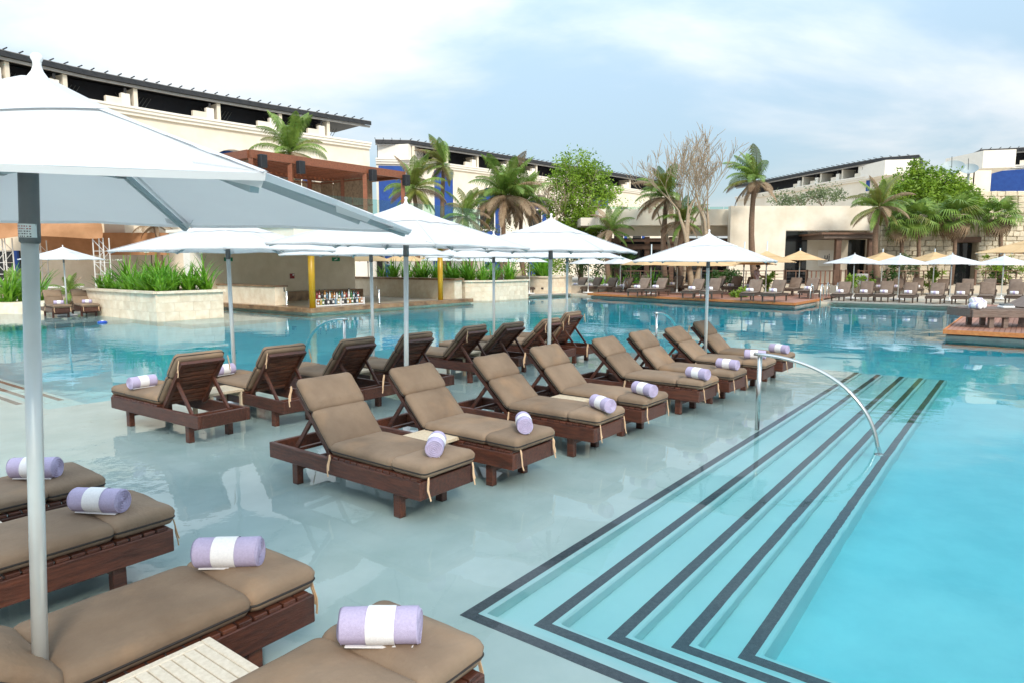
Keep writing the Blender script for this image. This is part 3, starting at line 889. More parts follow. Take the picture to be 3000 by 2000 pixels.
umbrella(W(5.38, 6.85, -.10), R(-20), 'white umbrella by the fourth lounger seen from behind', UW, dz=-.06, var=1)
umbrella(W(8.89, 6.84, -.10), R(-20), 'white umbrella by the seventh lounger seen from behind', UW, dz=-.08)
umbrella(W(11.2, 6.4, -.10), R(-25), 'farthest white umbrella on the lounger shelf, over its far end', UW, dz=-.08, var=1)
# printed notice on the nearest pole's sleeve
stk = MB(); n_ = 10
for k in range(n_):
    a0, a1 = R(200 + 14 * k), R(200 + 14 * (k + 1))
    stk.quad((.0367 * math.cos(a0), .0367 * math.sin(a0), 2.315), (.0367 * math.cos(a1), .0367 * math.sin(a1), 2.315), (.0367 * math.cos(a1), .0367 * math.sin(a1), 2.366), (.0367 * math.cos(a0), .0367 * math.sin(a0), 2.366))
so = stk.build('notice_sticker', M['alu'], um0); so.location.x = -.135 + 2.34 * math.tan(R(1.8))
for j in range(5):
    ln = MB(); z = 2.357 - j * .0095
    for k in range(1, 8):
        a0, a1 = R(202 + 14 * k), R(202 + 14 * k + (9 if (k + j) % 3 else 5)); q = .0371
        ln.quad((q * math.cos(a0), q * math.sin(a0), z - .002), (q * math.cos(a1), q * math.sin(a1), z - .002), (q * math.cos(a1), q * math.sin(a1), z + .002), (q * math.cos(a0), q * math.sin(a0), z + .002))
    ln.build('print_line', M['sign_red'] if j < 2 else M['black'], so)
so.rotation_euler = (0, 0, R(1.6))

# ------------------------------------------------------------------ stainless handrails
def handrail(label, base, dirv, span=1.42, h=.96, zf=-.36):
    t = thing('pool_handrail', label, 'handrail', base, 0)
    d = Vector(dirv).normalized()
    MB().tube([(0, 0, 0), (0, 0, h + .09)], .029, 14).build('post', M['steel'], t, True)
    MB().lathe([(.055, 0), (.055, .012), (.03, .02)], n=18).build('flange', M['steel'], t, True)
    pts = []
    for k in range(25):
        f = k / 24
        x = -.07 + (span + .07) * math.sin(f * math.pi / 2) ** .92
        z = (zf + .1) + (h + .11 - zf - .1) * (math.cos(f * math.pi / 2) ** .80)
        pts.append(d * x + Vector((0, 0, z)))
    rail = MB()
    # flat-oval rail
    vs, fs = [], []
    side = Vector((-d.y, d.x, 0)); n = 12
    for i, p in enumerate(pts):
        tg = (pts[min(i + 1, 24)] - pts[max(i - 1, 0)]).normalized(); nm = side.cross(tg).normalized()
        for k in range(n):
            a = 2 * math.pi * k / n; vs.append(p + side * .042 * math.cos(a) + nm * .021 * math.sin(a))
    for i in range(24):
        for k in range(n): fs.append((i * n + k, i * n + (k + 1) % n, (i + 1) * n + (k + 1) % n, (i + 1) * n + k))
    fs += [tuple(range(n - 1, -1, -1)), tuple(24 * n + k for k in range(n))]
    rail.add(vs, fs).build('rail', M['steel'], t, True)
    MB().lathe([(.06, -.01), (.06, .008), (.03, .016)], c=tuple(d * span + Vector((0, 0, zf + .1))), n=18).build('flange', M['steel'], t, True)
    return t
handrail('curved steel handrail arching down over the striped stairs', W(5.86, .06, -.10), -V)
handrail('curved steel handrail behind the second and third loungers seen from behind', W(6.15, 8.6, -.10), V)
handrail('curved steel handrail beyond the sixth stairs-row lounger', W(11.6, 4.2, -.10), U)

# ------------------------------------------------------------------ swim-up bar
def onT(px, py, t):                     # sight line meets the vertical plane t = const
    r = ray(px, py); C = Vector((0, 0, CAM_H)); k = (t - ST(C)[1]) / (r.dot(V)); return C + r * k
def onS(px, py, s_):
    r = ray(px, py); C = Vector((0, 0, CAM_H)); k = (s_ - ST(C)[0]) / (r.dot(U)); return C + r * k
def stbox(mb, s0, s1, t0, t1, z0, z1): return mb.prism(stpoly([(s0, t0), (s1, t0), (s1, t1), (s0, t1)]), z0, z1)
bar = thing('swim_up_bar', 'limestone swim-up bar with brown counter and yellow posts in the pool', 'bar', (0, 0, 0))
stbox(MB(), 14.40, 15.05, 21.53, 28.65, .06, .25).build('counter', M['counter'], bar, bevel=.01)
stbox(MB(), 14.40, 24.70, 20.90, 21.52, .06, .25).build('counter', M['counter'], bar, bevel=.01)
stbox(MB(), 14.52, 14.9, 21.6, 28.6, -2.4, .06).build('counter_base', M['limestone'], bar)
stbox(MB(), 14.52, 24.6, 21.02, 21.4, -2.4, .06).build('counter_base', M['limestone'], bar)
stbox(MB(), 14.35, 23.7, 29.2, 29.6, TERR, 3.1).build('back_wall', M['bar_wall'], bar)
stbox(MB(), 13.55, 14.15, 28.75, 29.35, TERR, 3.1).build('pillar', M['stucco_trim'], bar)
blk = stbox(MB(), 14.75, 15.35, 23.9, 28.6, .251, 1.06).build('low_wall', M['limestone'], bar)
stbox(MB(), 14.70, 15.40, 23.86, 28.64, 1.06, 1.13).build('wall_cap', M['counter'], bar)
stbox(MB(), 25.1, 25.7, 22.6, 33.0, TERR, 1.16).build('low_wall', M['limestone'], bar)
stbox(MB(), 25.0, 25.8, 22.5, 33.1, 1.16, 1.27).build('wall_cap', M['counter'], bar)
stbox(MB(), 15.4, 23.6, 28.4, 29.15, TERR, .62).build('back_bench', M['counter'], bar)
for (ss, tt) in ((14.75, 21.25), (22.5, 21.22)):
    c = W(ss, tt); MB().lathe([(.135, .25), (.135, 2.9)], c=(c.x, c.y, 0), n=20).build('post', M['yellow_paint'], bar, True)
stbox(MB(), 13.5, 25.0, 20.6, 30.5, 2.95, 3.55).build('roof_slab', M['stucco'], bar)
stbox(MB(), 13.4, 25.1, 20.5, 30.6, 3.55, 3.68).build('roof_coping', M['stucco_trim'], bar)
for k in range(7):
    a = 15.2 + k * 1.42
    stbox(MB(), a, a + 1.36, 20.72, 20.74, 3.69, 4.9).build('glass_panel', M['glass'], bar)
for i, (x0, x1) in enumerate(((657, 681), (973, 995))):
    a, b = onT(x0, 766, 29.17), onT(x1, 755, 29.17); c = (a + b) / 2
    sg = tag(MB().beam((a.x, a.y, c.z), (b.x, b.y, c.z), .03, abs(b.z - a.z)).build('exit_sign', M['sign_green']), 'small green exit sign on the bar wall, %s' % ('behind the umbrella pole' if i == 0 else 'right of the yellow post'), 'sign', 'green signs on the bar wall')
    d_ = (b - a).normalized(); nn = Vector((d_.y, -d_.x, 0))
    ar = MB(); c2 = c + nn * .018; ar.beam(c2 - d_ * .12, c2 + d_ * .03, .006, .05); ar.tri(c2 + d_ * .03 + Vector((0, 0, .07)) + nn * .004, c2 + d_ * .03 - Vector((0, 0, .07)) + nn * .004, c2 + d_ * .12 + nn * .004)
    ar.build('arrow', M['white_paint'], sg)
a, b = onT(850, 817, 29.17), onT(862, 802, 29.17); c = (a + b) / 2
fs_ = tag(MB().beam((a.x, a.y, c.z), (b.x, b.y, c.z), .03, abs(b.z - a.z)).build('fire_sign', M['sign_red']), 'small dark red fire notice on the bar wall', 'sign')
MB().beam(c + (b - a) * .1 - V * .02, c + (b - a) * .35 - V * .02, .01, .08).build('pictogram', M['white_paint'], fs_)
# beer taps
for i, (ss, tt) in enumerate(((15.0, 23.4), (18.6, 21.45))):
    c = W(ss, tt, .25)
    tp = thing('beer_tap', 'tall steel beer tap %s' % ('by the low limestone wall of the bar' if i == 0 else 'right of the bottle rack on the bar'), 'tap', c, 0, 'beer taps')
    MB().lathe([(.07, 0), (.07, .05), (.045, .07), (.045, .62), (.03, .66)], n=12).build('column', M['steel'], tp, True)
    for k in range(3):
        MB().tube([(0.0, (k - 1) * .05, .60), (-.10, (k - 1) * .05, .62), (-.11, (k - 1) * .05, .80)], .014, 6).build('handle', M['black'] if k else M['steel'], tp)
# bottle rack and bottles
rk0, rk1 = 15.5, 17.7
rack = thing('bottle_rack', 'white two-tier rack full of bottles on the bar counter', 'rack', W(15.5, 21.7, .25), 0)
def rloc(o): o.location = -rack.location; return o
for k, z in enumerate((.27, .52)):
    rloc(stbox(MB(), 15.3, 18.0, 21.75 + .25 * k, 22.0 + .25 * k, z - .02, z + .03).build('shelf', M['white_paint'], rack))
for a in (15.3, 16.65, 17.97): rloc(stbox(MB(), a, a + .03, 21.752, 22.24, .12, .56).build('upright', M['white_paint'], rack))
BC = [((.05, .16, .05), 'green'), ((.35, .16, .02), 'amber'), ((.55, .60, .62), 'clear'), ((.22, .02, .02), 'red'), ((.03, .03, .035), 'black'), ((.12, .22, .30), 'blue'), ((.42, .32, .08), 'yellow'), ((.36, .14, .04), 'orange')]
for nm, (c_, w_) in enumerate(BC): mat('bottle_' + w_, c_, rough=.12, spec=.6)
rb = random.Random(4)
bprof = [(.034, 0), (.036, .01), (.036, .17), (.03, .20), (.013, .235), (.012, .30), (.015, .305), (.015, .32)]
BMESH = {w_: MB().lathe(bprof, n=10).mesh('bottle', M['bottle_' + w_], True) for c_, w_ in BC}
CAPM = MB().lathe([(.017, .305), (.017, .335), (.01, .34)], n=8).mesh('cap', M['black'])
LABM = MB().lathe([(.0365, .05), (.0368, .06), (.0368, .13), (.0365, .14)], n=10).mesh('paper_label', M['white_paint'])
for row in range(2):
    for k in range(20):
        w_ = rb.choice(BC)[1]
        p = W(15.38 + k * .134 + rb.uniform(-.02, .02), (21.87 if row == 0 else 22.12), (.30 if row == 0 else .55))
        o = link('bottle', BMESH[w_]); o.location = p; o.scale = (1.25, 1.25, rb.uniform(.85, 1.25))
        tag(o, '%s glass bottle on the %s tier of the bar rack' % (w_, ('lower', 'upper')[row]), 'bottle', '%s bottles on the %s tier' % (w_, ('lower', 'upper')[row]))
        link('cap', CAPM, o)
        if k % 2: link('paper_label', LABM, o)
# ------------------------------------------------------------------ pergola over the bar roof
pg = thing('timber_pergola', 'red-brown timber pergola with slatted screens above the bar roof', 'pergola', (0, 0, 0))
PZ = 7.1
def pgbeam(a, b, w, h, z, n='beam', m='wood_red'): return MB().beam(W(*a, z), W(*b, z), w, h).build(n, M[m], pg)
pgbeam((14.7, 25.3), (24.1, 25.3), .16, .36, PZ - .18, 'fascia'); pgbeam((14.7, 25.4), (14.7, 30.2), .16, .36, PZ - .18, 'fascia')
pgbeam((14.78, 30.1), (24.1, 30.1), .16, .36, PZ - .18, 'fascia'); pgbeam((24.1, 25.4), (24.1, 30.0), .16, .36, PZ - .18, 'fascia')
for k in range(30): pgbeam((14.95 + k * .31, 25.4), (14.95 + k * .31, 30.0), .07, .16, PZ - .12, 'joist')
for k in range(18): pgbeam((14.8, 25.5 + k * .26), (24.0, 25.5 + k * .26), .12, .03, PZ - .018, 'roof_slat')
for (a, b) in ((14.8, 25.35), (16.8, 25.35), (21.3, 25.35), (24.0, 25.35), (14.8, 30.0), (18, 30.0), (21.3, 30.0), (24.0, 30.0), (14.8, 27.7), (22.0, 28.0)):
    MB().beam(W(a, b, 3.6), W(a, b, PZ - .365), .2, .2).build('post', M['wood_red'], pg)
def screen(a, b, z0, z1):
    sc_ = MB(); A, B = W(*a), W(*b); L = (B - A).length; n = int(L / .085)
    for k in range(n):
        if random.random() < .06: continue
        q = A.lerp(B, (k + .5) / n); sc_.box((q.x, q.y, (z0 + z1) / 2), (.078, .02, z1 - z0), math.atan2(B.y - A.y, B.x - A.x))
    o = sc_.build('slat_screen', M['bamboo'], pg); o['kind'] = 'stuff'
    for z in (z0 + .1, (z0 + z1) / 2, z1 - .1): MB().beam((A.x, A.y, z), (B.x, B.y, z), .05, .06).build('screen_rail', M['wood_red'], o)
screen((14.95, 30.05), (23.9, 30.05), 3.7, PZ - .42); screen((22.0, 25.6), (22.0, 29.9), 3.7, PZ - .42); screen((14.78, 25.5), (14.78, 29.9), 3.7, PZ - .42)
for i, (x, y, w_) in enumerate(((769, 473, 'at the near corner of the pergola'), (881, 491, 'on the second pergola post'), (1092, 514, 'on the third pergola post'), (1190, 529, 'at the far right end of the pergola'))):
    c = onT(x, y, 25.05)
    sp_ = thing('hanging_speaker', 'black box loudspeaker hung ' + w_, 'speaker', c, TH, 'speakers on the pergola')
    MB().box((0, 0, 0), (.32, .3, .58)).build('cabinet', M['speaker'], sp_, bevel=.02)
    MB().box((0, -.155, 0), (.28, .012, .52)).build('grille', M['black'], sp_)
    MB().tube([(0, .1, .25), (0, .22, .3)], .02, 6).build('bracket', M['black'], sp_)

# ------------------------------------------------------------------ curved hotel wings
def hotel(label, pts, ztop, piers, arches=(), panels=(), depth=7.0, end_block=None, open_end=False):
    """pts: plan polyline of the facade; piers/arches/panels are given as photo columns"""
    h = thing('hotel_building', label, 'building', (0, 0, 0))
    P = [Vector((p.x, p.y, 0)) for p in pts]
    def n_of(i):
        d = (P[min(i + 1, len(P) - 1)] - P[max(i - 1, 0)]).normalized(); n = Vector((d.y, -d.x, 0))
        return n if n.dot(-P[i]) > 0 else -n
    N = [n_of(i) for i in range(len(P))]
    def off(d): return [P[i] + N[i] * d for i in range(len(P))]
    def hit(px):                        # the facade point seen at a photo column
        for i in range(len(P) - 1):
            a, b = P[i], P[i + 1]
            ta, tb = a.x / a.y, b.x / b.y; k = (px - 1500) / 2000 * 1.0066
            if min(ta, tb) <= k <= max(ta, tb):
                e = b - a; f = (k * a.y - a.x) / (e.x - k * e.y); q = a + e * f
                d = e.normalized(); n = Vector((d.y, -d.x, 0)); n = n if n.dot(-q) > 0 else -n
                return q, d, n
        return None
    ZL = ztop - 2.3; ZC = ZL - .7
    def band(name, d0, d1, z0, z1, m):
        a, b = off(d0), off(d1); mb = MB(); vs = []
        for i in range(len(P)):
            vs += [(a[i].x, a[i].y, z0), (a[i].x, a[i].y, z1), (b[i].x, b[i].y, z1), (b[i].x, b[i].y, z0)]
        fs = []
        for i in range(len(P) - 1):
            o = i * 4
            for k in range(4): fs.append((o + k, o + (k + 1) % 4, o + 4 + (k + 1) % 4, o + 4 + k))
        fs += [(0, 3, 2, 1), tuple((len(P) - 1) * 4 + k for k in range(4))]
        return mb.add(vs, fs).build(name, M[m], h)
    ar = []
    for (px, wd, ztp) in arches:
        q = hit(px)
        if q: ar.append((q, wd, ztp))
    if not ar:
        band('wall', 0, -depth, -.5, ZC, 'stucco')
    else:
        # front wall skin with real arched openings, then the body behind it
        skin = 1.1
        band('wall_back', -skin, -depth, -.5, ZC, 'blue_paint')
        mb = MB()
        for i in range(len(P) - 1):
            a, b = P[i], P[i + 1]; L = (b - a).length; d = (b - a) / L; n = N[i]
            loc = []
            for (q, dd, nn), wd, ztp in ar:
                u = (q - a).dot(d)
                if wd / 2 < u < L - wd / 2 and (a + d * u - q).length < .05: loc.append((u, wd, ztp))
            loc.sort(); u0 = 0
            def quad(ua, ub, z0, z1):
                A, B = a + d * ua, a + d * ub
                mb.quad((A.x, A.y, z0), (B.x, B.y, z0), (B.x, B.y, z1), (A.x, A.y, z1))
            def reveal(ua, za, ub, zb):
                A, B = a + d * ua, a + d * ub; A2, B2 = A - n * skin, B - n * skin
                mb.quad((A.x, A.y, za), (B.x, B.y, zb), (B2.x, B2.y, zb), (A2.x, A2.y, za))
            for u, wd, ztp in loc:
                quad(u0, u - wd / 2, -.5, ZC)
                r = wd / 2; K = 14; pr = None
                for k in range(K + 1):
                    an = math.pi * (1 - k / K); uu = u + r * math.cos(an); zz = ztp - r * .8 + r * .8 * math.sin(an)
                    if pr:
                        A, B = a + d * pr[0], a + d * uu
                        mb.quad((A.x, A.y, pr[1]), (B.x, B.y, zz), (B.x, B.y, ZC), (A.x, A.y, ZC)); reveal(pr[0], pr[1], uu, zz)
                    pr = (uu, zz)
                reveal(u - r, -.5, u - r, ztp - r * .8); reveal(u + r, -.5, u + r, ztp - r * .8)
                u0 = u + wd / 2
            quad(u0, L, -.5, ZC)
        mb.build('wall', M['stucco'], h)
        for (q, dd, nn), wd, ztp in ar:
            c = q - nn * (1.1 - .06)
            w = MB().beam((c.x - dd.x * wd * .3, c.y - dd.y * wd * .3, ztp - wd * .75), (c.x + dd.x * wd * .3, c.y + dd.y * wd * .3, ztp - wd * .75), .08, wd * .75).build('window', M['stucco_trim'], h)
            c = c + nn * .05
            MB().beam((c.x - dd.x * wd * .26, c.y - dd.y * wd * .26, ztp - wd * .75), (c.x + dd.x * wd * .26, c.y + dd.y * wd * .26, ztp - wd * .75), .03, wd * .68).build('pane', M['glass_dark'], w)
    for (x0, x1, y0, y1, mm) in panels:          # painted wall panels in a shallow recess frame
        qa, qb = hit(x0), hit(x1)
        if not qa or not qb: continue
        A, B = qa[0] + qa[2] * .05, qb[0] + qb[2] * .05
        za = atd(x0, y0, A.y).z; zb = atd(x0, y1, A.y).z
        MB().beam((A.x, A.y, (za + zb) / 2), (B.x, B.y, (za + zb) / 2), .12, abs(za - zb)).build('painted_panel', M[mm], h)
    band('cornice', .25, -.5, ZC, ZC + .28, 'stucco_trim'); band('cornice', .42, -.5, ZC + .281, ZL, 'stucco_trim')
    band('cornice_lip', .52, -.4, ZL - .16, ZL + .02, 'stucco_trim')
    band('terrace_floor', -.41, -depth, ZL - .4, ZL - .02, 'stucco_grey')
    if open_end: P_, N_ = P, N; P, N = P[:-2] + [P[-3].lerp(P[-2], .72)], N[:-1]
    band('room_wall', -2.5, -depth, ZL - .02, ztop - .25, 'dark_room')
    if open_end: P, N = P_, N_
    band('roof_fascia', .55, .40, ztop - .40, ztop, 'dark_steel'); band('roof_beam', .30, .06, ztop - .62, ztop - .42, 'roof_metal')
    band('roof_deck', .39, -depth - .5, ztop - .16, ztop - .03, 'dark_steel'); band('roof_sheet', .50, -depth - .4, ztop + .02, ztop + .07, 'roof_metal')
    mb = MB()
    for i in range(len(P) - 1):
        L = (P[i + 1] - P[i]).length; n = max(1, int(L / 1.05))
        for k in range(n):
            q = P[i].lerp(P[i + 1], k / n); nn = N[i]
            A = q + nn * .35; B = q + nn * 1.0
            mb.beam((A.x, A.y, ztop + .10), (B.x, B.y, ztop + .16), .07, .07)
    o = mb.build('rafter_tips', M['dark_steel'], h); o['kind'] = 'stuff'
    for px in piers:
        q = hit(px)
        if not q: continue
        q, d, n = q
        A, B = q - n * .02 + d * .9, q - n * 2.49 + d * .9
        MB().beam((A.x, A.y, (ZL + ztop - .63) / 2), (B.x, B.y, (ZL + ztop - .63) / 2), .34, ztop - .63 - ZL - .01).build('partition', M['stucco'], h)
        c = q - n * .10
        MB().beam((c.x - d.x * .35, c.y - d.y * .35, ZL + .55), (c.x + d.x * .35, c.y + d.y * .35, ZL + .55), .48, 1.06).build('pier', M['stucco_trim'], h)
        c2 = q - n * .1 - d * 1.6
        MB().beam((c.x - d.x * .351, c.y - d.y * .351, ZL + .33), (c2.x, c2.y, ZL + .33), .40, .62).build('parapet', M['stucco'], h)
        c = q + n * .10; MB().beam((c.x, c.y, ZL + 1.085), (c.x, c.y, ztop - .79), .16, .16).build('steel_post', M['dark_steel'], h)
        # woven blue screen beside the partition
        g0 = q - n * 2.2 + d * 1.0; sc_ = MB()
        for k in range(5):
            for sg in (-1, 1):
                a = g0 + d * (k * .32); b = a + d * (.9 * sg)
                sc_.beam((a.x, a.y, ZL + .1), (b.x, b.y, ZL + 1.5), .05, .04)
        o = sc_.build('lattice_screen', M['alu_dark'], h); o['kind'] = 'stuff'
    if end_block:
        x0, x1, ya, yb = end_block
        q = P[0] if x0 < 2000 and abs(P[0].x / P[0].y - (x1 - 1500) / 2000) < .06 else P[-1]
        A = atd(x0, ya, q.y + .6); B = atd(x1, ya, q.y - .4); zb = atd(x1, yb, q.y).z
        mb = MB(); mb.prism([(A.x, A.y), (B.x, B.y), (B.x + 1.5, B.y + 7), (A.x - .5, A.y + 7)], zb, (A.z + B.z) / 2)
        mb.build('end_wall', M['stucco_trim'], h)
    return h
B1 = [at(x, y, 18.0) for x, y in ((-330, 62), (-160, 110), (0, 152), (260, 212), (520, 263), (780, 309), (1050, 354), (1080, 359))]
hotel('long cream hotel wing with dark roof pergola at the left', B1, 18.0, (-60, 51, 213, 411, 647, 823, 960), open_end=True, arches=((120, 4.6, 13.2), (330, 4.6, 13.2), (540, 4.6, 13.3), (712, 4.8, 13.2), (880, 4.8, 13.2), (1030, 4.0, 13.0)))
B2 = [at(x, y, 18.0) for x, y in ((1100, 412), (1198, 414), (1340, 436), (1480, 458), (1620, 481), (1800, 509), (1990, 541))]
hotel('middle cream hotel wing with blue walls and arches behind the palms', B2, 18.0, (1200, 1302, 1390, 1477, 1560, 1650, 1740, 1830, 1920), arches=((1372, 5.6, 13.2), (1442, 5.6, 13.2), (1580, 5.8, 12.9), (1820, 6.0, 12.4), (1872, 6.0, 12.4)),
      panels=((1120, 1196, 486, 640, 'blue_paint'), (1199, 1330, 490, 640, 'blue_paint'), (1725, 1774, 552, 602, 'blue_paint')), end_block=(1106, 1196, 424, 470))
B3 = [at(x, y, 18.0) for x, y in ((2160, 545), (2283, 522), (2380, 503), (2480, 484), (2591, 464), (2694, 456))]
hotel('right hotel wing with rising dark roof above the restaurant', B3, 18.0, (2320, 2370, 2430, 2500, 2590), panels=((2512, 2580, 530, 561, 'blue_paint'),), end_block=(2594, 2694, 468, 512))
B4 = [at(x, y, 18.0) for x, y in ((2870, 441), (2982, 436), (3120, 425), (3300, 405))]
hotel('far right hotel wing with broad blue wall at the picture edge', B4, 18.0, (2985, 3080), panels=((2866, 3200, 503, 575, 'blue_paint'),), end_block=(2882, 2978, 440, 492))

# ------------------------------------------------------------------ limestone restaurant
rs = thing('restaurant_building', 'low cream limestone restaurant with deep openings behind the far terrace', 'building', (0, 0, 0))
YR = 50.0
def rx(px, Y=YR): return (px - 1500) / 2000 * Y * 1.0 * (_c + 0 * _s) if False else atd(px, 771, Y).x
def rz(py, Y=YR): return atd(1500, py, Y).z
def rbox(x0, x1, y0, y1, Ya, Yb, n, m, par=None, z0=None, z1=None):
    za = z0 if z0 is not None else rz(y1, Ya); zb = z1 if z1 is not None else rz(y0, Ya)
    a, b = rx(x0, Ya), rx(x1, Ya)
    return MB().prism([(a, Ya), (b, Ya), (b, Yb), (a, Yb)], za, zb).build(n, M[m], par or rs)
ZG = .60
structure('upper_terrace', MB().prism([(rx(1600, 46), 46.0), (rx(3400, 46), 46.0), (rx(3400, 46) + 20, 75), (rx(1600, 46), 75)], TERR - .3, ZG), M['paving'])
TOPZ = rz(604)
# big wall: parapet above the openings, piers between them
def wall_x(x0, x1, z0, z1, m='limestone_wall', Y=YR, d=.6): return rbox(x0, x1, 0, 0, Y, Y + d, 'wall', m, None, z0, z1)
wall_x(2136, 2298, ZG, TOPZ); wall_x(2298.2, 2572, rz(676), TOPZ); wall_x(2362, 2400, ZG, rz(676) - .003, Y=YR + .9); wall_x(2400.2, 2482, ZG, rz(676) - .003, Y=YR + .9)
wall_x(2546, 2572, ZG, rz(676) - .003)
rbox(2300, 2362, 0, 0, YR + .8, YR + .9, 'window', 'glass_dark', None, ZG, rz(676) - .01)
rbox(2482, 2546, 0, 0, YR + 1.0, YR + 1.1, 'doorway', 'glass_dark', None, ZG, rz(702))
rbox(2482, 2546, 0, 0, YR + .9, YR + 1.05, 'door_head', 'limestone_wall', None, rz(702) + .003, rz(676) - .003)
rbox(2136, 2572, 0, 0, YR + .61, YR + 12, 'roof', 'stucco_grey', None, TOPZ - 1.0, TOPZ - .5)
# left section, set back a little: parapet band, lintel band, dark glazed room with timber posts
Y2 = 52.5
T2 = rz(614, Y2)
rbox(1752, 2135.5, 0, 0, Y2 - 1.6, Y2 + .4, 'parapet', 'limestone_wall', None, rz(661, Y2 - 1.6), rz(614, Y2 - 1.6))
rbox(1800, 2135.5, 0, 0, Y2, Y2 + .4, 'lintel', 'limestone_wall', None, rz(692, Y2), rz(661, Y2 - 1.6) - .003)
rbox(1700, 2135.5, 0, 0, Y2 + .41, Y2 + 12, 'roof', 'stucco_grey', None, T2 - 1.2, T2 - .6)
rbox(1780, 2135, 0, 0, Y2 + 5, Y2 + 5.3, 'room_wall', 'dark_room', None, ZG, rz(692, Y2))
rbox(1780, 2135, 702, 709, Y2 - .9, Y2 - .7, 'timber_beam', 'wood_brown'); rbox(1780, 2135, 716, 731, Y2 - .5, Y2 - .3, 'timber_beam', 'wood_brown')
for x in (1800, 1888, 1960, 1996, 2088): rbox(x, x + 14, 0, 0, Y2 - .3, Y2 - .05, 'timber_post', 'wood_brown', None, ZG, rz(695, Y2))
for k, x in enumerate((1815, 1905, 1975, 2012, 2104)):
    w_ = (68, 50, 18, 70, 28)[k]; rbox(x, x + w_, 0, 0, Y2 + .2, Y2 + .26, 'pane', 'glass_dark', None, ZG + .02, rz(733, Y2))
    rbox(x, x + w_, 0, 0, Y2 + .19, Y2 + .30, 'pane_rail', 'wood_brown', None, rz(733, Y2) + .002, rz(731, Y2) + .1)
# planted roof edge and its glass balustrade
for k in range(9):
    x = 1780 + k * 42; rbox(x, x + 40, 0, 0, Y2 + 2, Y2 + 2.03, 'glass_panel', 'glass', None, T2 - .6, T2 + .35)
# entrance canopy
cn = thing('entrance_canopy', 'dark timber entrance canopy on thick posts beside the restaurant doorway', 'canopy', (0, 0, 0))
rbox(2410, 2562, 688, 699, 47.2, 50.85, 'roof_edge', 'wood_grey', cn); rbox(2404, 2568, 682, 687.5, 47.0, 50.86, 'roof_board', 'wood_brown', cn)
rbox(2448, 2463, 0, 0, 47.4, 47.75, 'post', 'wood_brown', cn, ZG, rz(700, 47.4)); rbox(2543, 2555, 0, 0, 47.5, 47.8, 'post', 'wood_brown', cn, ZG, rz(700, 47.5))
# wall sign with black letters
sgn = thing('wall_sign', 'pale wall plate with black lettering by the restaurant entrance', 'sign', (0, 0, 0))
rbox(2396, 2444, 734, 780, YR + .84, YR + .89, 'plate', 'stucco_trim', sgn)
def text(body, px, py, Y, h, m, parent, ext=.01):
    cu = bpy.data.curves.new('lettering', 'FONT'); cu.body = body; cu.size = h; cu.extrude = ext; cu.align_x = 'CENTER'; cu.align_y = 'CENTER'
    tmp = bpy.data.objects.new('tmp_text', cu); col.objects.link(tmp)
    dg = bpy.context.evaluated_depsgraph_get(); me = bpy.data.meshes.new_from_object(tmp.evaluated_get(dg))
    bpy.data.objects.remove(tmp); me.materials.clear(); me.materials.append(M[m])
    o = link('lettering', me, parent); c = atd(px, py, Y); o.location = c; o.rotation_euler = (R(90), 0, 0); return o
text('uj', 2423, 753, YR + .825, .62, 'black', sgn)
# rubble-stone house on the right, each stone its own piece
sh_ = thing('stone_house', 'rubble-stone house with dark doorway and timber lintel at the right', 'house', (0, 0, 0))
YS = 49.0
rbox(2573, 2790, 0, 0, YS, YS + 8, 'wall_core', 'mortar', sh_, ZG, rz(628, YS)); rbox(2858, 3300, 0, 0, YS, YS + 8, 'wall_core', 'mortar', sh_, ZG, rz(628, YS))
rbox(2790.2, 2857.8, 0, 0, YS, YS + 8, 'wall_core', 'mortar', sh_, rz(713, YS) + .3, rz(628, YS))
rbox(2791, 2857, 0, 0, YS + .5, YS + .6, 'door', 'glass_dark', sh_, ZG, rz(713, YS))
rbox(2785, 2870, 695, 711, YS - .18, YS + .3, 'lintel', 'wood_brown', sh_)
rbox(2850, 3300, 0, 0, YS + 6, YS + 14, 'upper_core', 'mortar', sh_, rz(628, YS) - .5, rz(561, YS + 6))
SM = []
for v in range(6):
    rr = random.Random(v + 40); mb = MB().box((0, 0, 0), (1, .14, 1)); me = mb.mesh('stone', M['stone'])
    b = bmesh.new(); b.from_mesh(me); bmesh.ops.bevel(b, geom=b.edges[:], offset=.07, segments=1, affect='EDGES')
    for v_ in b.verts: v_.co += Vector((rr.uniform(-.05, .05), rr.uniform(-.02, .02), rr.uniform(-.07, .07)))
    b.to_mesh(me); b.free(); SM.append(me)
rs_ = random.Random(5); nst = 0
def stones(x0, x1, z0, z1, Y, rowh, wmin, wmax, limit):
    global nst
    z = z0; c = 0
    while z < z1 - .05:
        hh = rowh * rs_.uniform(.8, 1.25); x = x0
        while x < x1 - .05:
            w = rs_.uniform(wmin, wmax); w = min(w, x1 - x)
            if c < limit:
                o = link('stone', rs_.choice(SM), sh_); o.location = (x + w / 2, Y - .03 + rs_.uniform(-.03, .02), z + hh / 2); o.scale = (w * .96, 1, hh * .94)
                o.rotation_euler = (0, rs_.uniform(-.05, .05), 0); c += 1
            x += w
        z += hh
    return c
stones(rx(2574, YS), rx(2788, YS), rz(842, YS), rz(660, YS), YS, .34, .35, .85, 120)
stones(rx(2860, YS), rx(3010, YS), rz(842, YS), rz(640, YS), YS, .34, .35, .85, 100)
stones(rx(2852, YS + 6), rx(3010, YS + 6), rz(640, YS + 6), rz(562, YS + 6), YS + 6, .40, .4, .95, 80)
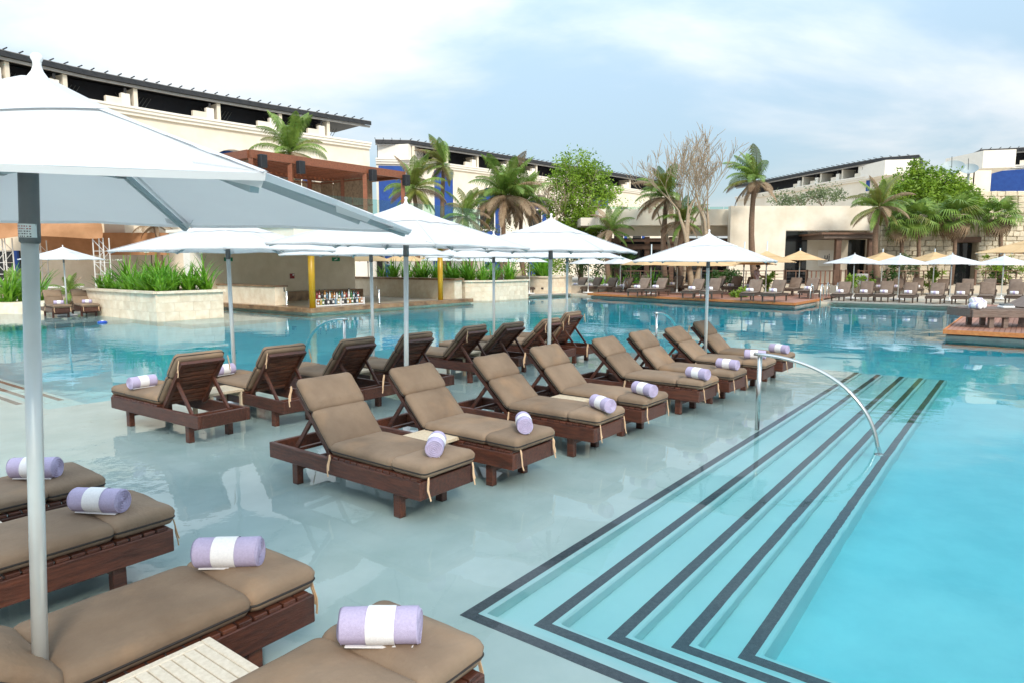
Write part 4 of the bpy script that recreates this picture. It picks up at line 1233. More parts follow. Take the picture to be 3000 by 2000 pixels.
# terrace balustrade: posts, rails, balusters
bl = thing('terrace_railing', 'brown timber railing along the restaurant terrace edge', 'railing', (0, 0, 0))
YB = 46.3
def rail_run(x0, x1, mode):
    a, b = rx(x0, YB), rx(x1, YB)
    MB().beam((a, YB, ZG + .98), (b, YB, ZG + .98), .07, .06).build('top_rail', M['wood_brown'], bl)
    MB().beam((a, YB, ZG + .12), (b, YB, ZG + .12), .04, .05).build('bottom_rail', M['wood_brown'], bl)
    if mode == 0:
        for z in (.34, .56, .78): MB().tube([(a, YB, ZG + z), (b, YB, ZG + z)], .012, 5).build('wire', M['dark_steel'], bl)
        n = int((b - a) / .62)
        for k in range(n + 1): MB().beam((a + (b - a) * k / n, YB, ZG), (a + (b - a) * k / n, YB, ZG + .95), .05, .05).build('baluster', M['wood_brown'], bl)
    else:
        n = int((b - a) / .27)
        for k in range(n + 1): MB().beam((a + (b - a) * k / n, YB, ZG), (a + (b - a) * k / n, YB, ZG + .95), .07, .05).build('baluster', M['wood_red'], bl)
    for x in (a, b): MB().beam((x, YB - .01, ZG), (x, YB - .01, ZG + 1.06), .11, .11).build('post', M['wood_brown'], bl)
rail_run(1820, 2300, 0); rail_run(2302, 2364, 0); rail_run(2366, 2446, 1); rail_run(2464, 2480, 1); rail_run(2516, 2545, 1); rail_run(2600, 2790, 0); rail_run(2860, 3010, 0)

# ------------------------------------------------------------------ plants
def frond_mesh(L, e0, droop, m, seed, nl=44, lw=.036, ll=.60, sweep=0.0):
    """one feather palm leaf along +x: midrib and two rows of leaflets"""
    rn = random.Random(seed); mb = MB(); pts = []
    x = z = y = 0.0; e = e0; n = 14
    for k in range(n + 1):
        pts.append(Vector((x, y, z))); f = k / n
        x += L / n * math.cos(e); z += L / n * math.sin(e); y += sweep * f * L / n; e -= droop / n * (.4 + 1.2 * f)
    mb.tube(pts, [.028 * (1 - .85 * k / n) for k in range(n + 1)], 4)
    for k in range(nl):
        f = .10 + .88 * k / nl; i = min(n - 1, int(f * n)); g_ = f * n - i
        p = pts[i].lerp(pts[i + 1], g_); tg = (pts[i + 1] - pts[i]).normalized()
        sd_ = Vector((-tg.y, tg.x, 0)); sd_ = sd_.normalized() if sd_.length > .01 else Vector((0, 1, 0))
        ln = ll * (math.sin(math.pi * min(1, .12 + f * .92)) ** .6) * rn.uniform(.8, 1.1)
        for sg in (-1, 1):
            d1 = (sd_ * sg * .8 + tg * .55 + Vector((0, 0, -.15))).normalized()
            d2 = (sd_ * sg * .45 + tg * .45 + Vector((0, 0, -.85 - rn.uniform(0, .3)))).normalized()
            m1 = p + d1 * ln * .55; m2 = m1 + d2 * ln * .5; w = tg * lw * .5
            mb.add([p - w, p + w, m1 + w * 1.1, m1 - w * 1.1, m2], [(0, 1, 2, 3), (3, 2, 4)])
    return mb.mesh('frond', m, False)
def fan_mesh(L, m, seed, droop=.4):
    rn = random.Random(seed); mb = MB()
    mb.tube([(0, 0, 0), (L * .45, 0, .02)], .015, 4)
    c = Vector((L * .45, 0, .02)); n = 22
    for k in range(n):
        a = R(-115 + 230 * k / (n - 1)); l = L * .62 * (1 - .25 * abs(a) / 2) * rn.uniform(.9, 1.05)
        d = Vector((math.cos(a), math.sin(a), 0)); sd_ = Vector((-d.y, d.x, 0)) * L * .028
        m1 = c + d * l * .6 + Vector((0, 0, .05 * L)); m2 = c + d * l + Vector((0, 0, -droop * l * rn.uniform(.5, 1)))
        mb.add([c, m1 - sd_, m1 + sd_, m2], [(0, 1, 2), (1, 3, 2)])
    return mb.mesh('frond', m, False)
FRD = {}
for nm in ('leaf_palm', 'leaf_palm_yellow', 'leaf_dry'):
    FRD[nm] = [frond_mesh(2.4, R(78), R(60), M[nm], 1), frond_mesh(2.5, R(55), R(95), M[nm], 2), frond_mesh(2.4, R(30), R(105), M[nm], 3), frond_mesh(2.2, R(0), R(85), M[nm], 4), frond_mesh(2.0, R(-30), R(55), M[nm], 5, ll=.4)]
FAN = {nm: [fan_mesh(1.5, M[nm], 7, .35), fan_mesh(1.6, M[nm], 8, .7)] for nm in ('leaf_palm', 'leaf_dry', 'leaf_palm_yellow')}
def palm(label, base, top, nfr, size=1.0, dry=.25, yellow=.1, wind=None, r0=.17, seed=0, group='feather palms', lowest=4):
    nfr = int(nfr * 1.4); size *= 1.08; dry *= .7
    rn = random.Random(seed); t = thing('palm_tree', label, 'palm tree', base, 0, group)
    d = Vector(top) - Vector(base); pts, rad = [], []
    for k in range(9):
        f = k / 8; pts.append((d.x * f + .25 * math.sin(f * 3.1) * (1 if d.x >= 0 else -1), d.y * f, d.z * f)); rad.append(r0 * (1.25 - .45 * f) * (1 + .07 * (k % 2)))
    pts[-1] = (d.x, d.y, d.z)
    MB().tube(pts, rad, 9).build('trunk', M['palm_bark'], t, True)
    for k in range(nfr):
        f = k / nfr; ring = min(lowest, int(f * 5.0)); az = k * 2.39996 + rn.uniform(-.2, .2)
        if wind is not None: az = wind + (az % (2 * math.pi) - math.pi) * (.55 if ring < 3 else .8)
        u = rn.random(); mt = 'leaf_dry' if (ring >= 3 and u < dry * 2.4) or u < dry * .3 else ('leaf_palm_yellow' if u > 1 - yellow else 'leaf_palm')
        o = link('frond', FRD[mt][ring], t); o.location = (d.x, d.y, d.z + .1); o.scale = (size * rn.uniform(.85, 1.12),) * 3
        o.rotation_euler = (rn.uniform(-.25, .25), rn.uniform(-.15, .15), az)
    return t
def fan_palm(label, base, top, seed, nfr=26, size=1.0, dry=.5, r0=.13):
    rn = random.Random(seed); t = thing('fan_palm', label, 'palm tree', base, 0, 'fan palms')
    d = Vector(top) - Vector(base)
    MB().tube([(0, 0, 0), (d.x * .5 + .1, d.y * .5, d.z * .5), tuple(d)], [r0 * 1.2, r0, r0], 8).build('trunk', M['palm_bark'], t, True)
    for k in range(nfr):
        f = k / nfr; el = R(75 - 165 * f); az = k * 2.39996
        mt = 'leaf_dry' if f > 1 - dry else ('leaf_palm_yellow' if rn.random() < .1 else 'leaf_palm')
        o = link('frond', rn.choice(FAN[mt]), t); o.location = (d.x, d.y, d.z); o.rotation_euler = (rn.uniform(-.4, .4), -el, az); o.scale = (size * rn.uniform(.85, 1.15),) * 3
    return t
def leaf_cloud(blobs, n, size, m, seed, name='crown', parent=None, flat=.6, gaps=.45):
    """leaf-sized faces gathered in clumps through the crown's volume"""
    rn = np.random.default_rng(seed); vs, fs = [], []
    tot = sum(b[3] * b[3] for b in blobs)
    for (x, y, z, r, sz) in [(b[0], b[1], b[2], b[3], b[4] if len(b) > 4 else .8) for b in blobs]:
        k = max(20, int(n * r * r / tot)); ncl = max(6, k // 26)
        cl = rn.normal(size=(ncl, 3)); cl /= np.linalg.norm(cl, axis=1)[:, None]; cl *= (rn.random((ncl, 1)) ** .42) * r; cl[:, 2] *= sz
        for c in cl:
            m_ = max(4, int(k / ncl)); cr = r * .24 * rn.uniform(.6, 1.3)
            for _ in range(m_):
                p = c + rn.normal(size=3) * cr * .55
                a = rn.uniform(0, 6.28); tlt = rn.normal(0, .6); l = size * rn.uniform(.6, 1.3); w = l * .45
                dx = np.array([math.cos(a) * math.cos(tlt), math.sin(a) * math.cos(tlt), math.sin(tlt)]); b = rn.normal(size=3); b -= b.dot(dx) * dx; b /= np.linalg.norm(b) + 1e-9
                q = np.array([x, y, z]) + p; o = len(vs)
                vs += [tuple(q), tuple(q + dx * l * .5 + b * w * .5), tuple(q + dx * l), tuple(q + dx * l * .5 - b * w * .5)]; fs.append((o, o + 1, o + 2, o + 3))
    mb = MB(); mb.v, mb.f = vs, fs
    return mb.build(name, M[m], parent)
def branches(mb, p, d, L, r, depth, rn, spread=.5, up=.25, tips=None, kids=(2, 3)):
    pts, rad = [p], [r]; q = p.copy(); dd = d.normalized()
    for k in range(4):
        dd = (dd + Vector((rn.uniform(-.16, .16), rn.uniform(-.16, .16), rn.uniform(-.02, .14) * up * 3))).normalized(); q = q + dd * L / 4; pts.append(q.copy()); rad.append(r * (1 - .14 * (k + 1)))
    rad = [max(q_, .0125) for q_ in rad]
    mb.tube(pts, rad, 6 if depth > 2 else 4, cap=depth == 0)
    if depth == 0:
        if tips is not None: tips.append(q.copy())
        return
    for k in range(rn.randint(*kids)):
        nd = (dd + Vector((rn.uniform(-1, 1), rn.uniform(-1, 1), rn.uniform(-.25, .7))).normalized() * spread).normalized()
        branches(mb, pts[rn.randint(2, 4)] if k else q, nd, L * rn.uniform(.62, .85), rad[-1] * rn.uniform(.70, .88), depth - 1, rn, spread, up, tips, kids)
def bare_tree(label, base, stems, L, r, depth, seed, m='bark_pale', spread=.5):
    rn = random.Random(seed); t = thing('bare_tree', label, 'tree', base, 0); tips = []
    for k, dv in enumerate(stems):
        mb = MB(); dv = Vector(dv); tr = MB()
        e = dv * (L * 1.1); tr.tube([(0, 0, 0), tuple(e * .35 + Vector((.05, 0, 0))), tuple(e * .7 - Vector((.06, 0, 0))), tuple(e)], [r, r * .88, r * .78, r * .7], 8)
        tr.build('trunk', M[m], t, True)
        for j in range(3):
            branches(mb, e * (1 - .0 * j), (dv + Vector((rn.uniform(-1, 1), rn.uniform(-.6, .6), rn.uniform(0, .5))) * .42), L * .72, r * .66, depth, rn, spread, .25, tips)
        mb.build('branches', M[m], t, True)
    return [Vector(base) + q for q in tips]
def leafy_tree(label, base, hgt, blobs, n, size, m, seed, twigs=True, group=None):
    t = thing('leafy_tree', label, 'tree', base, 0, group); rn = random.Random(seed)
    MB().tube([(0, 0, 0), (.15, .05, hgt * .5), (0, 0, hgt)], [.22, .17, .13], 8).build('trunk', M['bark'], t, True)
    mb = MB()
    for b in blobs:
        e = Vector(b[:3]); s_ = Vector((0, 0, hgt * .85)); mid = s_.lerp(e, .5) + Vector((rn.uniform(-.3, .3), 0, .2))
        mb.tube([s_, mid, e], [.10, .06, .03], 5)
        if twigs:
            for k in range(3): branches(mb, mid, (e - s_) + Vector((rn.uniform(-1, 1), rn.uniform(-1, 1), rn.uniform(.2, 1))), b[3] * .75, .045, 2, rn, .6)
    mb.build('branches', M['bark_pale'], t, True)
    leaf_cloud(blobs, n, size, m, seed, 'crown', t)
    return t
def shrub(label, base, rx_, rz_, n, size, m, seed, group=None):
    t = thing('shrub', label, 'shrub', base, 0, group); rn = random.Random(seed); mb = MB()
    for k in range(6): mb.tube([(0, 0, 0), (rn.uniform(-1, 1) * rx_ * .6, rn.uniform(-.5, .5) * rx_, rz_ * rn.uniform(.7, 1.2))], [.03, .012], 4)
    mb.build('stems', M['bark'], t)
    leaf_cloud([(rn.uniform(-.6, .6) * rx_, rn.uniform(-.4, .4) * rx_, rz_ * rn.uniform(.45, 1.1), rx_ * .55, rz_ / rx_ * .8) for k in range(4)], n, size, m, seed, 'leaves', t)
    return t
def strap_mesh(seed, n=46, L=.95, w=.055):
    rn = random.Random(seed); mb = MB()
    for k in range(n):
        az = rn.uniform(0, 6.283); e = R(rn.uniform(38, 86)); l = L * rn.uniform(.6, 1.15); dr = R(rn.uniform(25, 105)); W_ = w * rn.uniform(.7, 1.2)
        p = Vector((rn.uniform(-.12, .12), rn.uniform(-.12, .12), 0)); sd_ = Vector((-math.sin(az), math.cos(az), 0)); vs = []; m = 5
        for j in range(m + 1):
            f = j / m; ww = W_ * (1 - f ** 2.2) * .5 + .002
            vs += [p - sd_ * ww, p + sd_ * ww]
            p = p + Vector((math.cos(az) * math.cos(e), math.sin(az) * math.cos(e), math.sin(e))) * (l / m); e -= dr / m * (.4 + f)
        mb.add(vs, [(2 * j, 2 * j + 1, 2 * j + 3, 2 * j + 2) for j in range(m)])
    return mb.mesh('leaves', M['leaf_strap'])
def lily_mesh(seed):
    rn = random.Random(seed); mb = MB(); st_ = MB()
    st_.tube([(0, 0, 0), (.05, .02, .5), (.12, .05, 1.0)], [.014, .011, .009], 5)
    for k in range(9):
        a = k * .7; d = Vector((math.cos(a), math.sin(a), .4)).normalized(); sd_ = Vector((-d.y, d.x, 0)) * .012; c = Vector((.12, .05, 1.0))
        mb.add([c - sd_, c + sd_, c + d * .12 + sd_, c + d * .2 + Vector((0, 0, -.08)), c + d * .12 - sd_], [(0, 1, 2, 4), (4, 2, 3)])
    return st_.mesh('flower_stalk', M['leaf_strap'], True), mb.mesh('flower', M['flower'])
STR = [strap_mesh(i) for i in range(5)]; LIL = lily_mesh(3)
def strap_row(pos, group, where, seed, size=1.0, flowers=()):
    rn = random.Random(seed)
    for i, p in enumerate(pos):
        t = thing('strap_leaf_lily', 'strap-leaved lily clump %s, %s from left' % (where, ORD[i]) if i < 16 else 'green strap-leaved lily clump ' + where, 'plant', p, rn.uniform(0, 6.28), group)
        o = link('leaves', STR[rn.randrange(5)], t); o.scale = (size * rn.uniform(.85, 1.25),) * 3
        if i in flowers:
            f = link('flower_stalk', LIL[0], t); f.scale = (size * 1.2,) * 3; f.rotation_euler = (0, 0, rn.uniform(0, 6)); link('flower', LIL[1], f)
strap_row([W(9.35 + .0 * k, 28.0 - k * .72, 1.0) for k in range(8)], 'lilies in the planter standing in the pool', 'along the left side of the pool planter', 1, 1.0, (1, 3))
strap_row([W(9.9 + .34 * k, 23.3 + .5 * (k % 2), 1.02) for k in range(5)] + [W(10.2 + .5 * (k % 3), 24.8 + .9 * k / 2, 1.05) for k in range(7)], 'lilies in the planter standing in the pool', 'in the middle of the pool planter', 2, 1.22, (0, 4, 8))
strap_row([W(26.9 + .25 * (k % 2), 30.4 - k * .62, 1.06) for k in range(14)], 'lilies in the long planter beyond the bar', 'in the long planter beyond the bar', 3, 1.35)
strap_row([W(28.2 + .8 * k, 22.4 + .5 * (k % 2), 1.06) for k in range(3)], 'lilies in the long planter beyond the bar', 'at the pool end of the long planter', 4, 1.3)
strap_row([W(32.6, 30 - k * .9, TERR) for k in range(7)], 'lilies behind the left terrace loungers', 'behind the loungers by the long planter', 5, 1.6)
strap_row([W(34.6 + .4 * k, 23.2 + .35 * k, 1.15) for k in range(6)], 'lilies in the terrace planter', 'in the planter between lounger terraces', 6, 1.5)
strap_row([W(39.8, 21.6 - k * .75, TERR) for k in range(7)], 'lilies behind the deck loungers', 'behind the far deck loungers', 7, 1.6)
for i, (x, y, Y, rx_, rz_, n, m) in enumerate(((1600, 800, 52, 2.2, 1.7, 1500, 'leaf_tree'), (1560, 790, 56, 2.4, 2.4, 1300, 'leaf_dark'), (1700, 790, 55, 2.2, 2.4, 1500, 'leaf_dark'), (1790, 800, 52, 2.2, 2.0, 1500, 'leaf_dark'), (1480, 800, 58, 2.4, 2.4, 1300, 'leaf_dark'),
        (1850, 810, 49, 1.4, 1.5, 700, 'leaf_dark'), (2085, 845, 44.5, 1.2, 1.1, 700, 'leaf_dark'), (2140, 845, 44.5, 1.2, 1.1, 700, 'leaf_dark'), (2250, 855, 42, .7, 1.0, 450, 'leaf_tree'), (2170, 880, 37.5, .75, .45, 400, 'leaf_tree'),
        (2515, 865, 40.5, .8, .9, 500, 'leaf_tree'), (2600, 840, 46, 1.0, 1.6, 700, 'leaf_dark'), (2650, 840, 47, 1.1, 1.9, 800, 'leaf_grey'), (2725, 845, 44, .75, 1.4, 600, 'leaf_tree'), (2965, 840, 46, 1.6, 1.8, 1000, 'leaf_tree'), (2925, 840, 47, .9, 1.5, 500, 'leaf_dark'),
        (60, 880, 34, 1.2, 1.1, 0, ''), (1640, 700, 60, 2.6, 2.6, 1600, 'leaf_dark'), (1430, 700, 62, 2.8, 2.4, 1400, 'leaf_grey'), (1085, 800, 62, 2.0, 1.6, 600, 'leaf_tree'))):
    if not n: continue
    b = atd(x, y, Y); b.z = max(TERR, min(b.z, .6 if Y > 46 else TERR)) if y > 730 else b.z - 1.5
    shrub(['broad bright green shrub in the terrace planter', 'dark shrub behind the terrace planter', 'dark leafy shrub behind the middle white umbrellas', 'dark leafy shrub left of the restaurant room', 'dark shrub behind the long bar planter',
           'small dark shrub at the left end of the restaurant railing', 'low dark shrub beside the forked bare trunk', 'low dark shrub right of the deck umbrella pole', 'bright green bush beside the standing person', 'low yellow-green bush at the deck edge',
           'green bush behind the right white umbrella pole', 'dark bush beside the entrance canopy post', 'grey-green thicket at the stone house corner', 'bright green broad-leaved bush by the stone house', 'large green bush at the right edge of the terrace', 'dark bush by the right-hand white pole', '',
           'dark tree mass under the leafy green tree', 'grey-green scrub under the shaggy palm', 'green bush behind the tan umbrellas beyond the bar'][i], b, rx_, rz_, n, .20, m, 60 + i, 'terrace shrubs')

# palms
def crown_at(px, py, Y): return atd(px, py, Y)
def ground_at(px, Y, z=TERR): v = atd(px, 771, Y); return Vector((v.x, Y, z))
palm('green palm rising behind the timber pergola', ground_at(845, 47), crown_at(850, 452, 47), 20, 1.15, .12, .15, seed=1)
palm('palm with drooping green fronds right of the pergola', ground_at(1215, 50), crown_at(1212, 560, 50), 22, 1.15, .2, .15, seed=2)
palm('tall palm with bent crown in front of the blue wall', ground_at(1312, 52), crown_at(1300, 492, 52), 14, 1.0, .35, .2, wind=R(170), seed=3)
palm('low bushy palm beside the glass balustrade', ground_at(1370, 52), crown_at(1365, 640, 52), 16, 1.0, .4, .2, seed=4)
palm('shaggy wind-beaten palm in front of the middle hotel wing', ground_at(1490, 54), crown_at(1480, 580, 54), 30, 1.45, .5, .08, seed=5)
palm('second shaggy palm leaning over the far umbrellas', ground_at(1540, 55), crown_at(1530, 600, 55), 22, 1.2, .6, .08, seed=6)
palm('small fan-like palm left of the restaurant parapet', ground_at(1790, 50), crown_at(1790, 680, 50), 14, .8, .35, .1, seed=7)
palm('dry brown palm in front of the restaurant parapet', ground_at(1955, 47), crown_at(1955, 585, 47), 20, 1.05, .75, .1, wind=R(185), seed=8)
palm('young green palm in front of the restaurant lintel', ground_at(2000, 46), crown_at(2002, 655, 46), 15, .8, .3, .2, seed=9)
palm('wind-swept palm with bare brown trunk before the restaurant wall', ground_at(2215, 46.8, ZG), crown_at(2212, 535, 46.8), 17, 1.05, .3, .1, wind=R(178), seed=10, r0=.18)
palm('yellowing palm beside the restaurant entrance canopy', ground_at(2578, 46, ZG), crown_at(2575, 612, 46), 18, .95, .25, .5, seed=11)
palm('small palm in the planting left of the stage', ground_at(30, 33.5), ground_at(30, 33.5) + Vector((0, 0, .5)), 14, .55, .1, .1, seed=12, r0=.1)
palm('small palm behind the shallow-water umbrella', ground_at(200, 33), ground_at(200, 33) + Vector((0, 0, .45)), 12, .45, .1, .1, seed=13, r0=.1)
palm('dry-tipped palm top behind the leftmost shelf umbrella', ground_at(455, 44), crown_at(455, 662, 44), 14, .7, .6, .3, seed=14)
fan_palm('fan palm with brown skirt over the stone house', ground_at(2690, 47.4, ZG), crown_at(2690, 640, 47.4), 21, 30, 1.05, .22)
fan_palm('broad fan palm with hanging dead leaves by the doorway', ground_at(2790, 47.6, ZG), crown_at(2800, 636, 47.6), 22, 32, 1.15, .34)
fan_palm('second fan palm crowded against the stone house', ground_at(2640, 47.8, ZG), crown_at(2640, 650, 47.8), 23, 24, 1.0, .2)
fan_palm('fan palm with dark shaggy skirt at the right', ground_at(2932, 47.4, ZG), crown_at(2930, 632, 47.4), 24, 26, 1.0, .3)
# trees
b = ground_at(1700, 57)
leafy_tree('leafy green tree with bare twigs on top among the palms', b, 5.0, [(-.3, 0, 9.6, 1.9), (1.2, .3, 8.8, 1.7), (-1.4, .2, 8.2, 1.7), (.2, -.4, 7.0, 2.1), (-.9, .1, 5.4, 1.9), (1.0, -.2, 5.2, 1.6), (2.2, 0, 7.7, 1.2), (-2.2, 0, 6.6, 1.2), (.4, 0, 3.9, 2.0)], 15000, .26, 'leaf_tree', 31)
TIPS = bare_tree('tall leafless tree with forked trunk before the restaurant', ground_at(2028, 43.5), [(-.10, .05, 1), (.30, .1, .95)], 2.95, .22, 5, 33, spread=.58)
bare_tree('leafless multi-stemmed tree left of the forked trunk', ground_at(2000, 48), [(-.16, 0, 1), (-.06, .2, 1), (.05, -.1, 1.0), (-.26, .1, .95)], 3.5, .12, 3, 34, 'bark_pale', .42)
bare_tree('grey bare twiggy tree in front of the middle hotel wing', ground_at(1600, 56), [(-.15, 0, 1), (.15, 0, 1)], 3.0, .12, 4, 36, 'bark_pale', .6)
b = ground_at(2690, 53, ZG)
leafy_tree('wide bright green tree crown above the stone house', b, 4.5, [(-2.6, 0, 6.5, 1.5), (-1.2, .3, 7.3, 1.6), (.3, .2, 7.9, 1.5), (1.6, 0, 7.3, 1.5), (2.9, .2, 6.8, 1.3), (0, -.8, 6.4, 1.7), (-3.9, 0, 5.6, 1.1), (3.9, 0, 6.0, 1.2), (-.6, 0, 8.7, .8), (2.0, -1, 6.0, 1.4)], 15000, .26, 'leaf_tree', 37, False)
shrub('flowering shrub growing on the restaurant roof', atd(2345, 606, 54), 3.0, 1.1, 1500, .2, 'leaf_grey', 90)
shrub('second flowering shrub on the restaurant roof edge', atd(2410, 606, 54.5), 1.8, .9, 800, .2, 'leaf_grey', 91)
shrub('low green planting along the restaurant parapet', atd(1900, 616, 53.5), 5.2, .22, 900, .16, 'leaf_tree', 92)
shrub('green creeper at the foot of the stone upper storey', atd(2880, 640, 50), 1.6, .9, 800, .2, 'leaf_tree', 93)
# birds in the bare tree
for i, (x, y) in enumerate(((2112, 370), (2066, 474))):
    c = sorted(TIPS, key=lambda q: -q.z)[len(TIPS) // 14 if i == 0 else len(TIPS) // 3] + Vector((0, 0, .09)); bd = thing('bird', 'small black bird perched %s of the forked bare tree' % ('at the top right' if i == 0 else 'lower in the branches'), 'bird', c, 0, 'birds in the bare tree')
    bd.scale = (.6, .6, .6)
    MB().lathe([(.01, -.18), (.06, -.08), (.085, .02), (.07, .10), (.04, .14), (.055, .18), (.045, .22), (.005, .24)], n=10).build('body', M['bird'], bd, True)
    MB().add([(-.03, .02, -.1), (.03, .02, -.1), (.05, .10, -.40), (-.05, .10, -.40)], [(0, 1, 2, 3)]).build('tail', M['bird'], bd)
    MB().tube([(0, -.04, .19), (0, -.11, .19)], [.015, .003], 5).build('beak', M['black'], bd)

# ------------------------------------------------------------------ far loungers, towels and umbrellas
FL = {}
FL['frame'] = (lambda mb: mb)(MB())
fm = MB()
for sy in (-1, 1): fm.box((1.0, sy * .32, .33), (2.0, .05, .12))
fm.box((.03, 0, .33), (.05, .59, .12)); fm.box((1.97, 0, .33), (.05, .59, .12)); fm.box((1.3, 0, .36), (1.35, .58, .03))
FL['frame'] = fm.mesh('frame', M['rattan'])
FL['leg'] = MB().box((0, 0, .135), (.06, .06, .27)).mesh('leg', M['rattan'])
FL['back'] = MB().box((-.37, 0, 0), (.76, .64, .05)).mesh('backrest', M['rattan'])
FL['bpad'] = cushion_mesh(.74, .60, .07, 71)[0].copy(); FL['spad'] = cushion_mesh(1.25, .60, .07, 72)[0].copy()
for k in ('bpad', 'spad'): FL[k].materials.clear(); FL[k].materials.append(M['sling'])
def far_lounger(foot, ang, label, group, theta=52):
    d = Vector((math.cos(ang), math.sin(ang), 0)); base = Vector(foot) - d * 2.0
    t = thing('resort_lounger', label, 'sun lounger', base, ang, group)
    link('frame', FL['frame'], t)
    for x in (.15, 1.85):
        for sy in (-1, 1): o = link('leg', FL['leg'], t); o.location = (x, sy * .29, 0)
    th = R(theta); o = link('backrest', FL['back'], t); o.location = (.72, 0, .40); o.rotation_euler = (0, th, 0)
    o = link('cushion', FL['bpad'], t); o.location = (.72 - .38 * math.cos(th) + .03 * math.sin(th), 0, .40 + .38 * math.sin(th) + .03 * math.cos(th)); o.rotation_euler = (0, th, 0)
    o = link('cushion', FL['spad'], t); o.location = (1.36, 0, .385)
    return t
TWF = MB().lathe([(.05, -.17), (.085, -.165), (.088, 0), (.085, .165), (.05, .17)], n=12).mesh('roll', M['towel_white'], True)
def far_towel(foot, ang, label, group, back=.45, z=.46):
    d = Vector((math.cos(ang), math.sin(ang), 0)); p = Vector(foot) - d * back
    t = thing('rolled_towel', label, 'towel', (p.x, p.y, foot[2] + z), ang, group)
    o = link('roll', TWF, t); o.location = (0, 0, .085); o.rotation_euler = (R(90), 0, 0)
    MB().tube([(0, -.05, .085), (0, .05, .085)], .091, 12, False).build('band', M['towel'], t, True)
A_U = math.atan2(-U.y, -U.x); A_V = math.atan2(-V.y, -V.x)
DZ = .245
rows = [
 ('on the left terrace beside the long planter', 'loungers on the left terrace', A_V, TERR, [(1478, 866), (1520, 864), (1560, 862), (1600, 860)], [0, 0, 0, 1]),
 ('at the left corner of the far terrace', 'loungers at the left corner of the far terrace', A_U, TERR, [(1668, 858), (1712, 860), (1762, 861), (1808, 863)], [1, 1, 1, 1]),
 ('at the front of the long timber deck', 'loungers at the front of the timber deck', A_U, DZ, [(1850, 870), (1904, 870), (2012, 876), (2066, 878), (2186, 884), (2248, 886)], [1, 1, 1, 1, 1, 1]),
 ('in the second rank on the long timber deck', 'loungers in the second rank of the timber deck', A_U, DZ, [(1855, 852), (1905, 853), (1960, 857), (2010, 858), (2078, 859), (2128, 863), (2182, 866), (2305, 868), (2356, 876)], [0, 1, 1, 0, 0, 1, 1, 0, 1]),
 ('along the right-hand pool edge', 'loungers along the right pool edge', A_U, TERR, [(2452, 886), (2522, 887), (2580, 888), (2652, 890), (2732, 893), (2808, 894), (2885, 893), (2965, 893)], [1, 1, 1, 1, 1, 1, 0, 1]),
 ('in the rear rank by the stone house', 'loungers in the rear rank by the stone house', A_U, TERR, [(2570, 866), (2618, 866), (2682, 867), (2748, 868), (2830, 868), (2900, 869), (2968, 869)], [1, 1, 1, 1, 1, 0, 0]),
]
for where, grp, ang, z, pts, tw in rows:
    for i, (x, y) in enumerate(pts):
        f = at(x, y, z); a = ang + R(random.uniform(-4, 4))
        far_lounger(f, a, 'brown woven lounger %s, %s from left' % (where, ORD[i]), grp, random.choice((48, 52, 55)))
        if tw[i]: far_towel(f, a, 'white towel on the %s lounger %s' % (ORD[i], where), 'towels on the ' + grp, random.uniform(.5, .75))
# two wooden loungers standing in the shallow water at the left
for i, (x, y) in enumerate(((185, 934), (268, 930))):
    f = at(x, y, -.03); d = Vector((math.cos(A_FOOT - R(8)), math.sin(A_FOOT - R(8)), 0))
    lounger(Vector((f.x, f.y, -.10)) - d * LL, A_FOOT - R(8), 'brown cushioned lounger in shallow water, %s' % ('left of the small umbrella' if i == 0 else 'against the pool planter'), 'shallow-water loungers', 52, i)
    q = f - d * .5; towel((q.x, q.y, .5), A_FOOT + R(60), 'pale rolled towel on the shallow-water lounger %s' % ('left of the small umbrella' if i == 0 else 'against the pool planter'), 'towels on the shallow-water loungers', i)
UF = 'white umbrellas beyond the pool'; UT = 'tan umbrellas beyond the pool'
def far_um(px, apex_y, Y, label, cloth='canopy', rz=-20, sc_=1.0, z0=TERR, tint=None):
    b = ground_at(px, Y, z0); a = atd(px, apex_y, Y).z
    dzz = (a - z0) / sc_ - 2.95
    return umbrella(b, R(rz), label, UT if cloth == 'canopy_tan' else UF, dz=dzz, base=True, cloth=cloth, detail=True, scale=sc_)
far_um(187, 722, 27.5, 'small white umbrella over the shallow-water loungers at the left', rz=8, z0=-.05)
far_um(2503, 744, 37.5, 'white umbrella by the entrance canopy, leftmost along the right pool edge', rz=10)
far_um(2636, 746, 36.2, 'middle white umbrella along the right pool edge', rz=12)
far_um(2789, 744, 35.2, 'white umbrella before the stone doorway', rz=10)
far_um(2941, 748, 37.0, 'white umbrella partly hidden by the tan one at the right edge', rz=10)
for i, (x, y, Y) in enumerate(((1290, 742, 46), (1395, 742, 45), (1475, 744, 44), (1551, 744, 43.5), (1724, 750, 45), (1818, 750, 44.5))):
    far_um(x, y, Y, 'small far white umbrella beyond the bar, %s from the left' % ORD[i], rz=-20 + 7 * i, sc_=.98)
for i, (x, y, Y, sc_, w_) in enumerate(((1078, 738, 45, 1.15, 'just right of the bar wall'), (1185, 738, 46, 1.2, 'behind the long planter'), (1275, 738, 49, 1.15, 'behind the second yellow post'), (1908, 745, 42, 1.25, 'left of the forked bare trunk'), (1985, 748, 44, 1.2, 'behind the forked bare trunk'), (2055, 746, 40, 1.25, 'behind the farthest stairs-row umbrella'), (2180, 742, 41, 1.3, 'over the standing person'),
        (2246, 734, 39.5, 1.3, 'left of the glazed opening'), (2343, 733, 41.5, 1.15, 'in front of the glazed opening'), (2585, 738, 43, 1.15, 'behind the middle white umbrellas'), (2737, 737, 43, 1.15, 'before the stone house wall'))):
    far_um(x, y, Y, 'tan market umbrella ' + w_, 'canopy_tan', rz=-15 + 11 * i, sc_=sc_, z0=TERR)
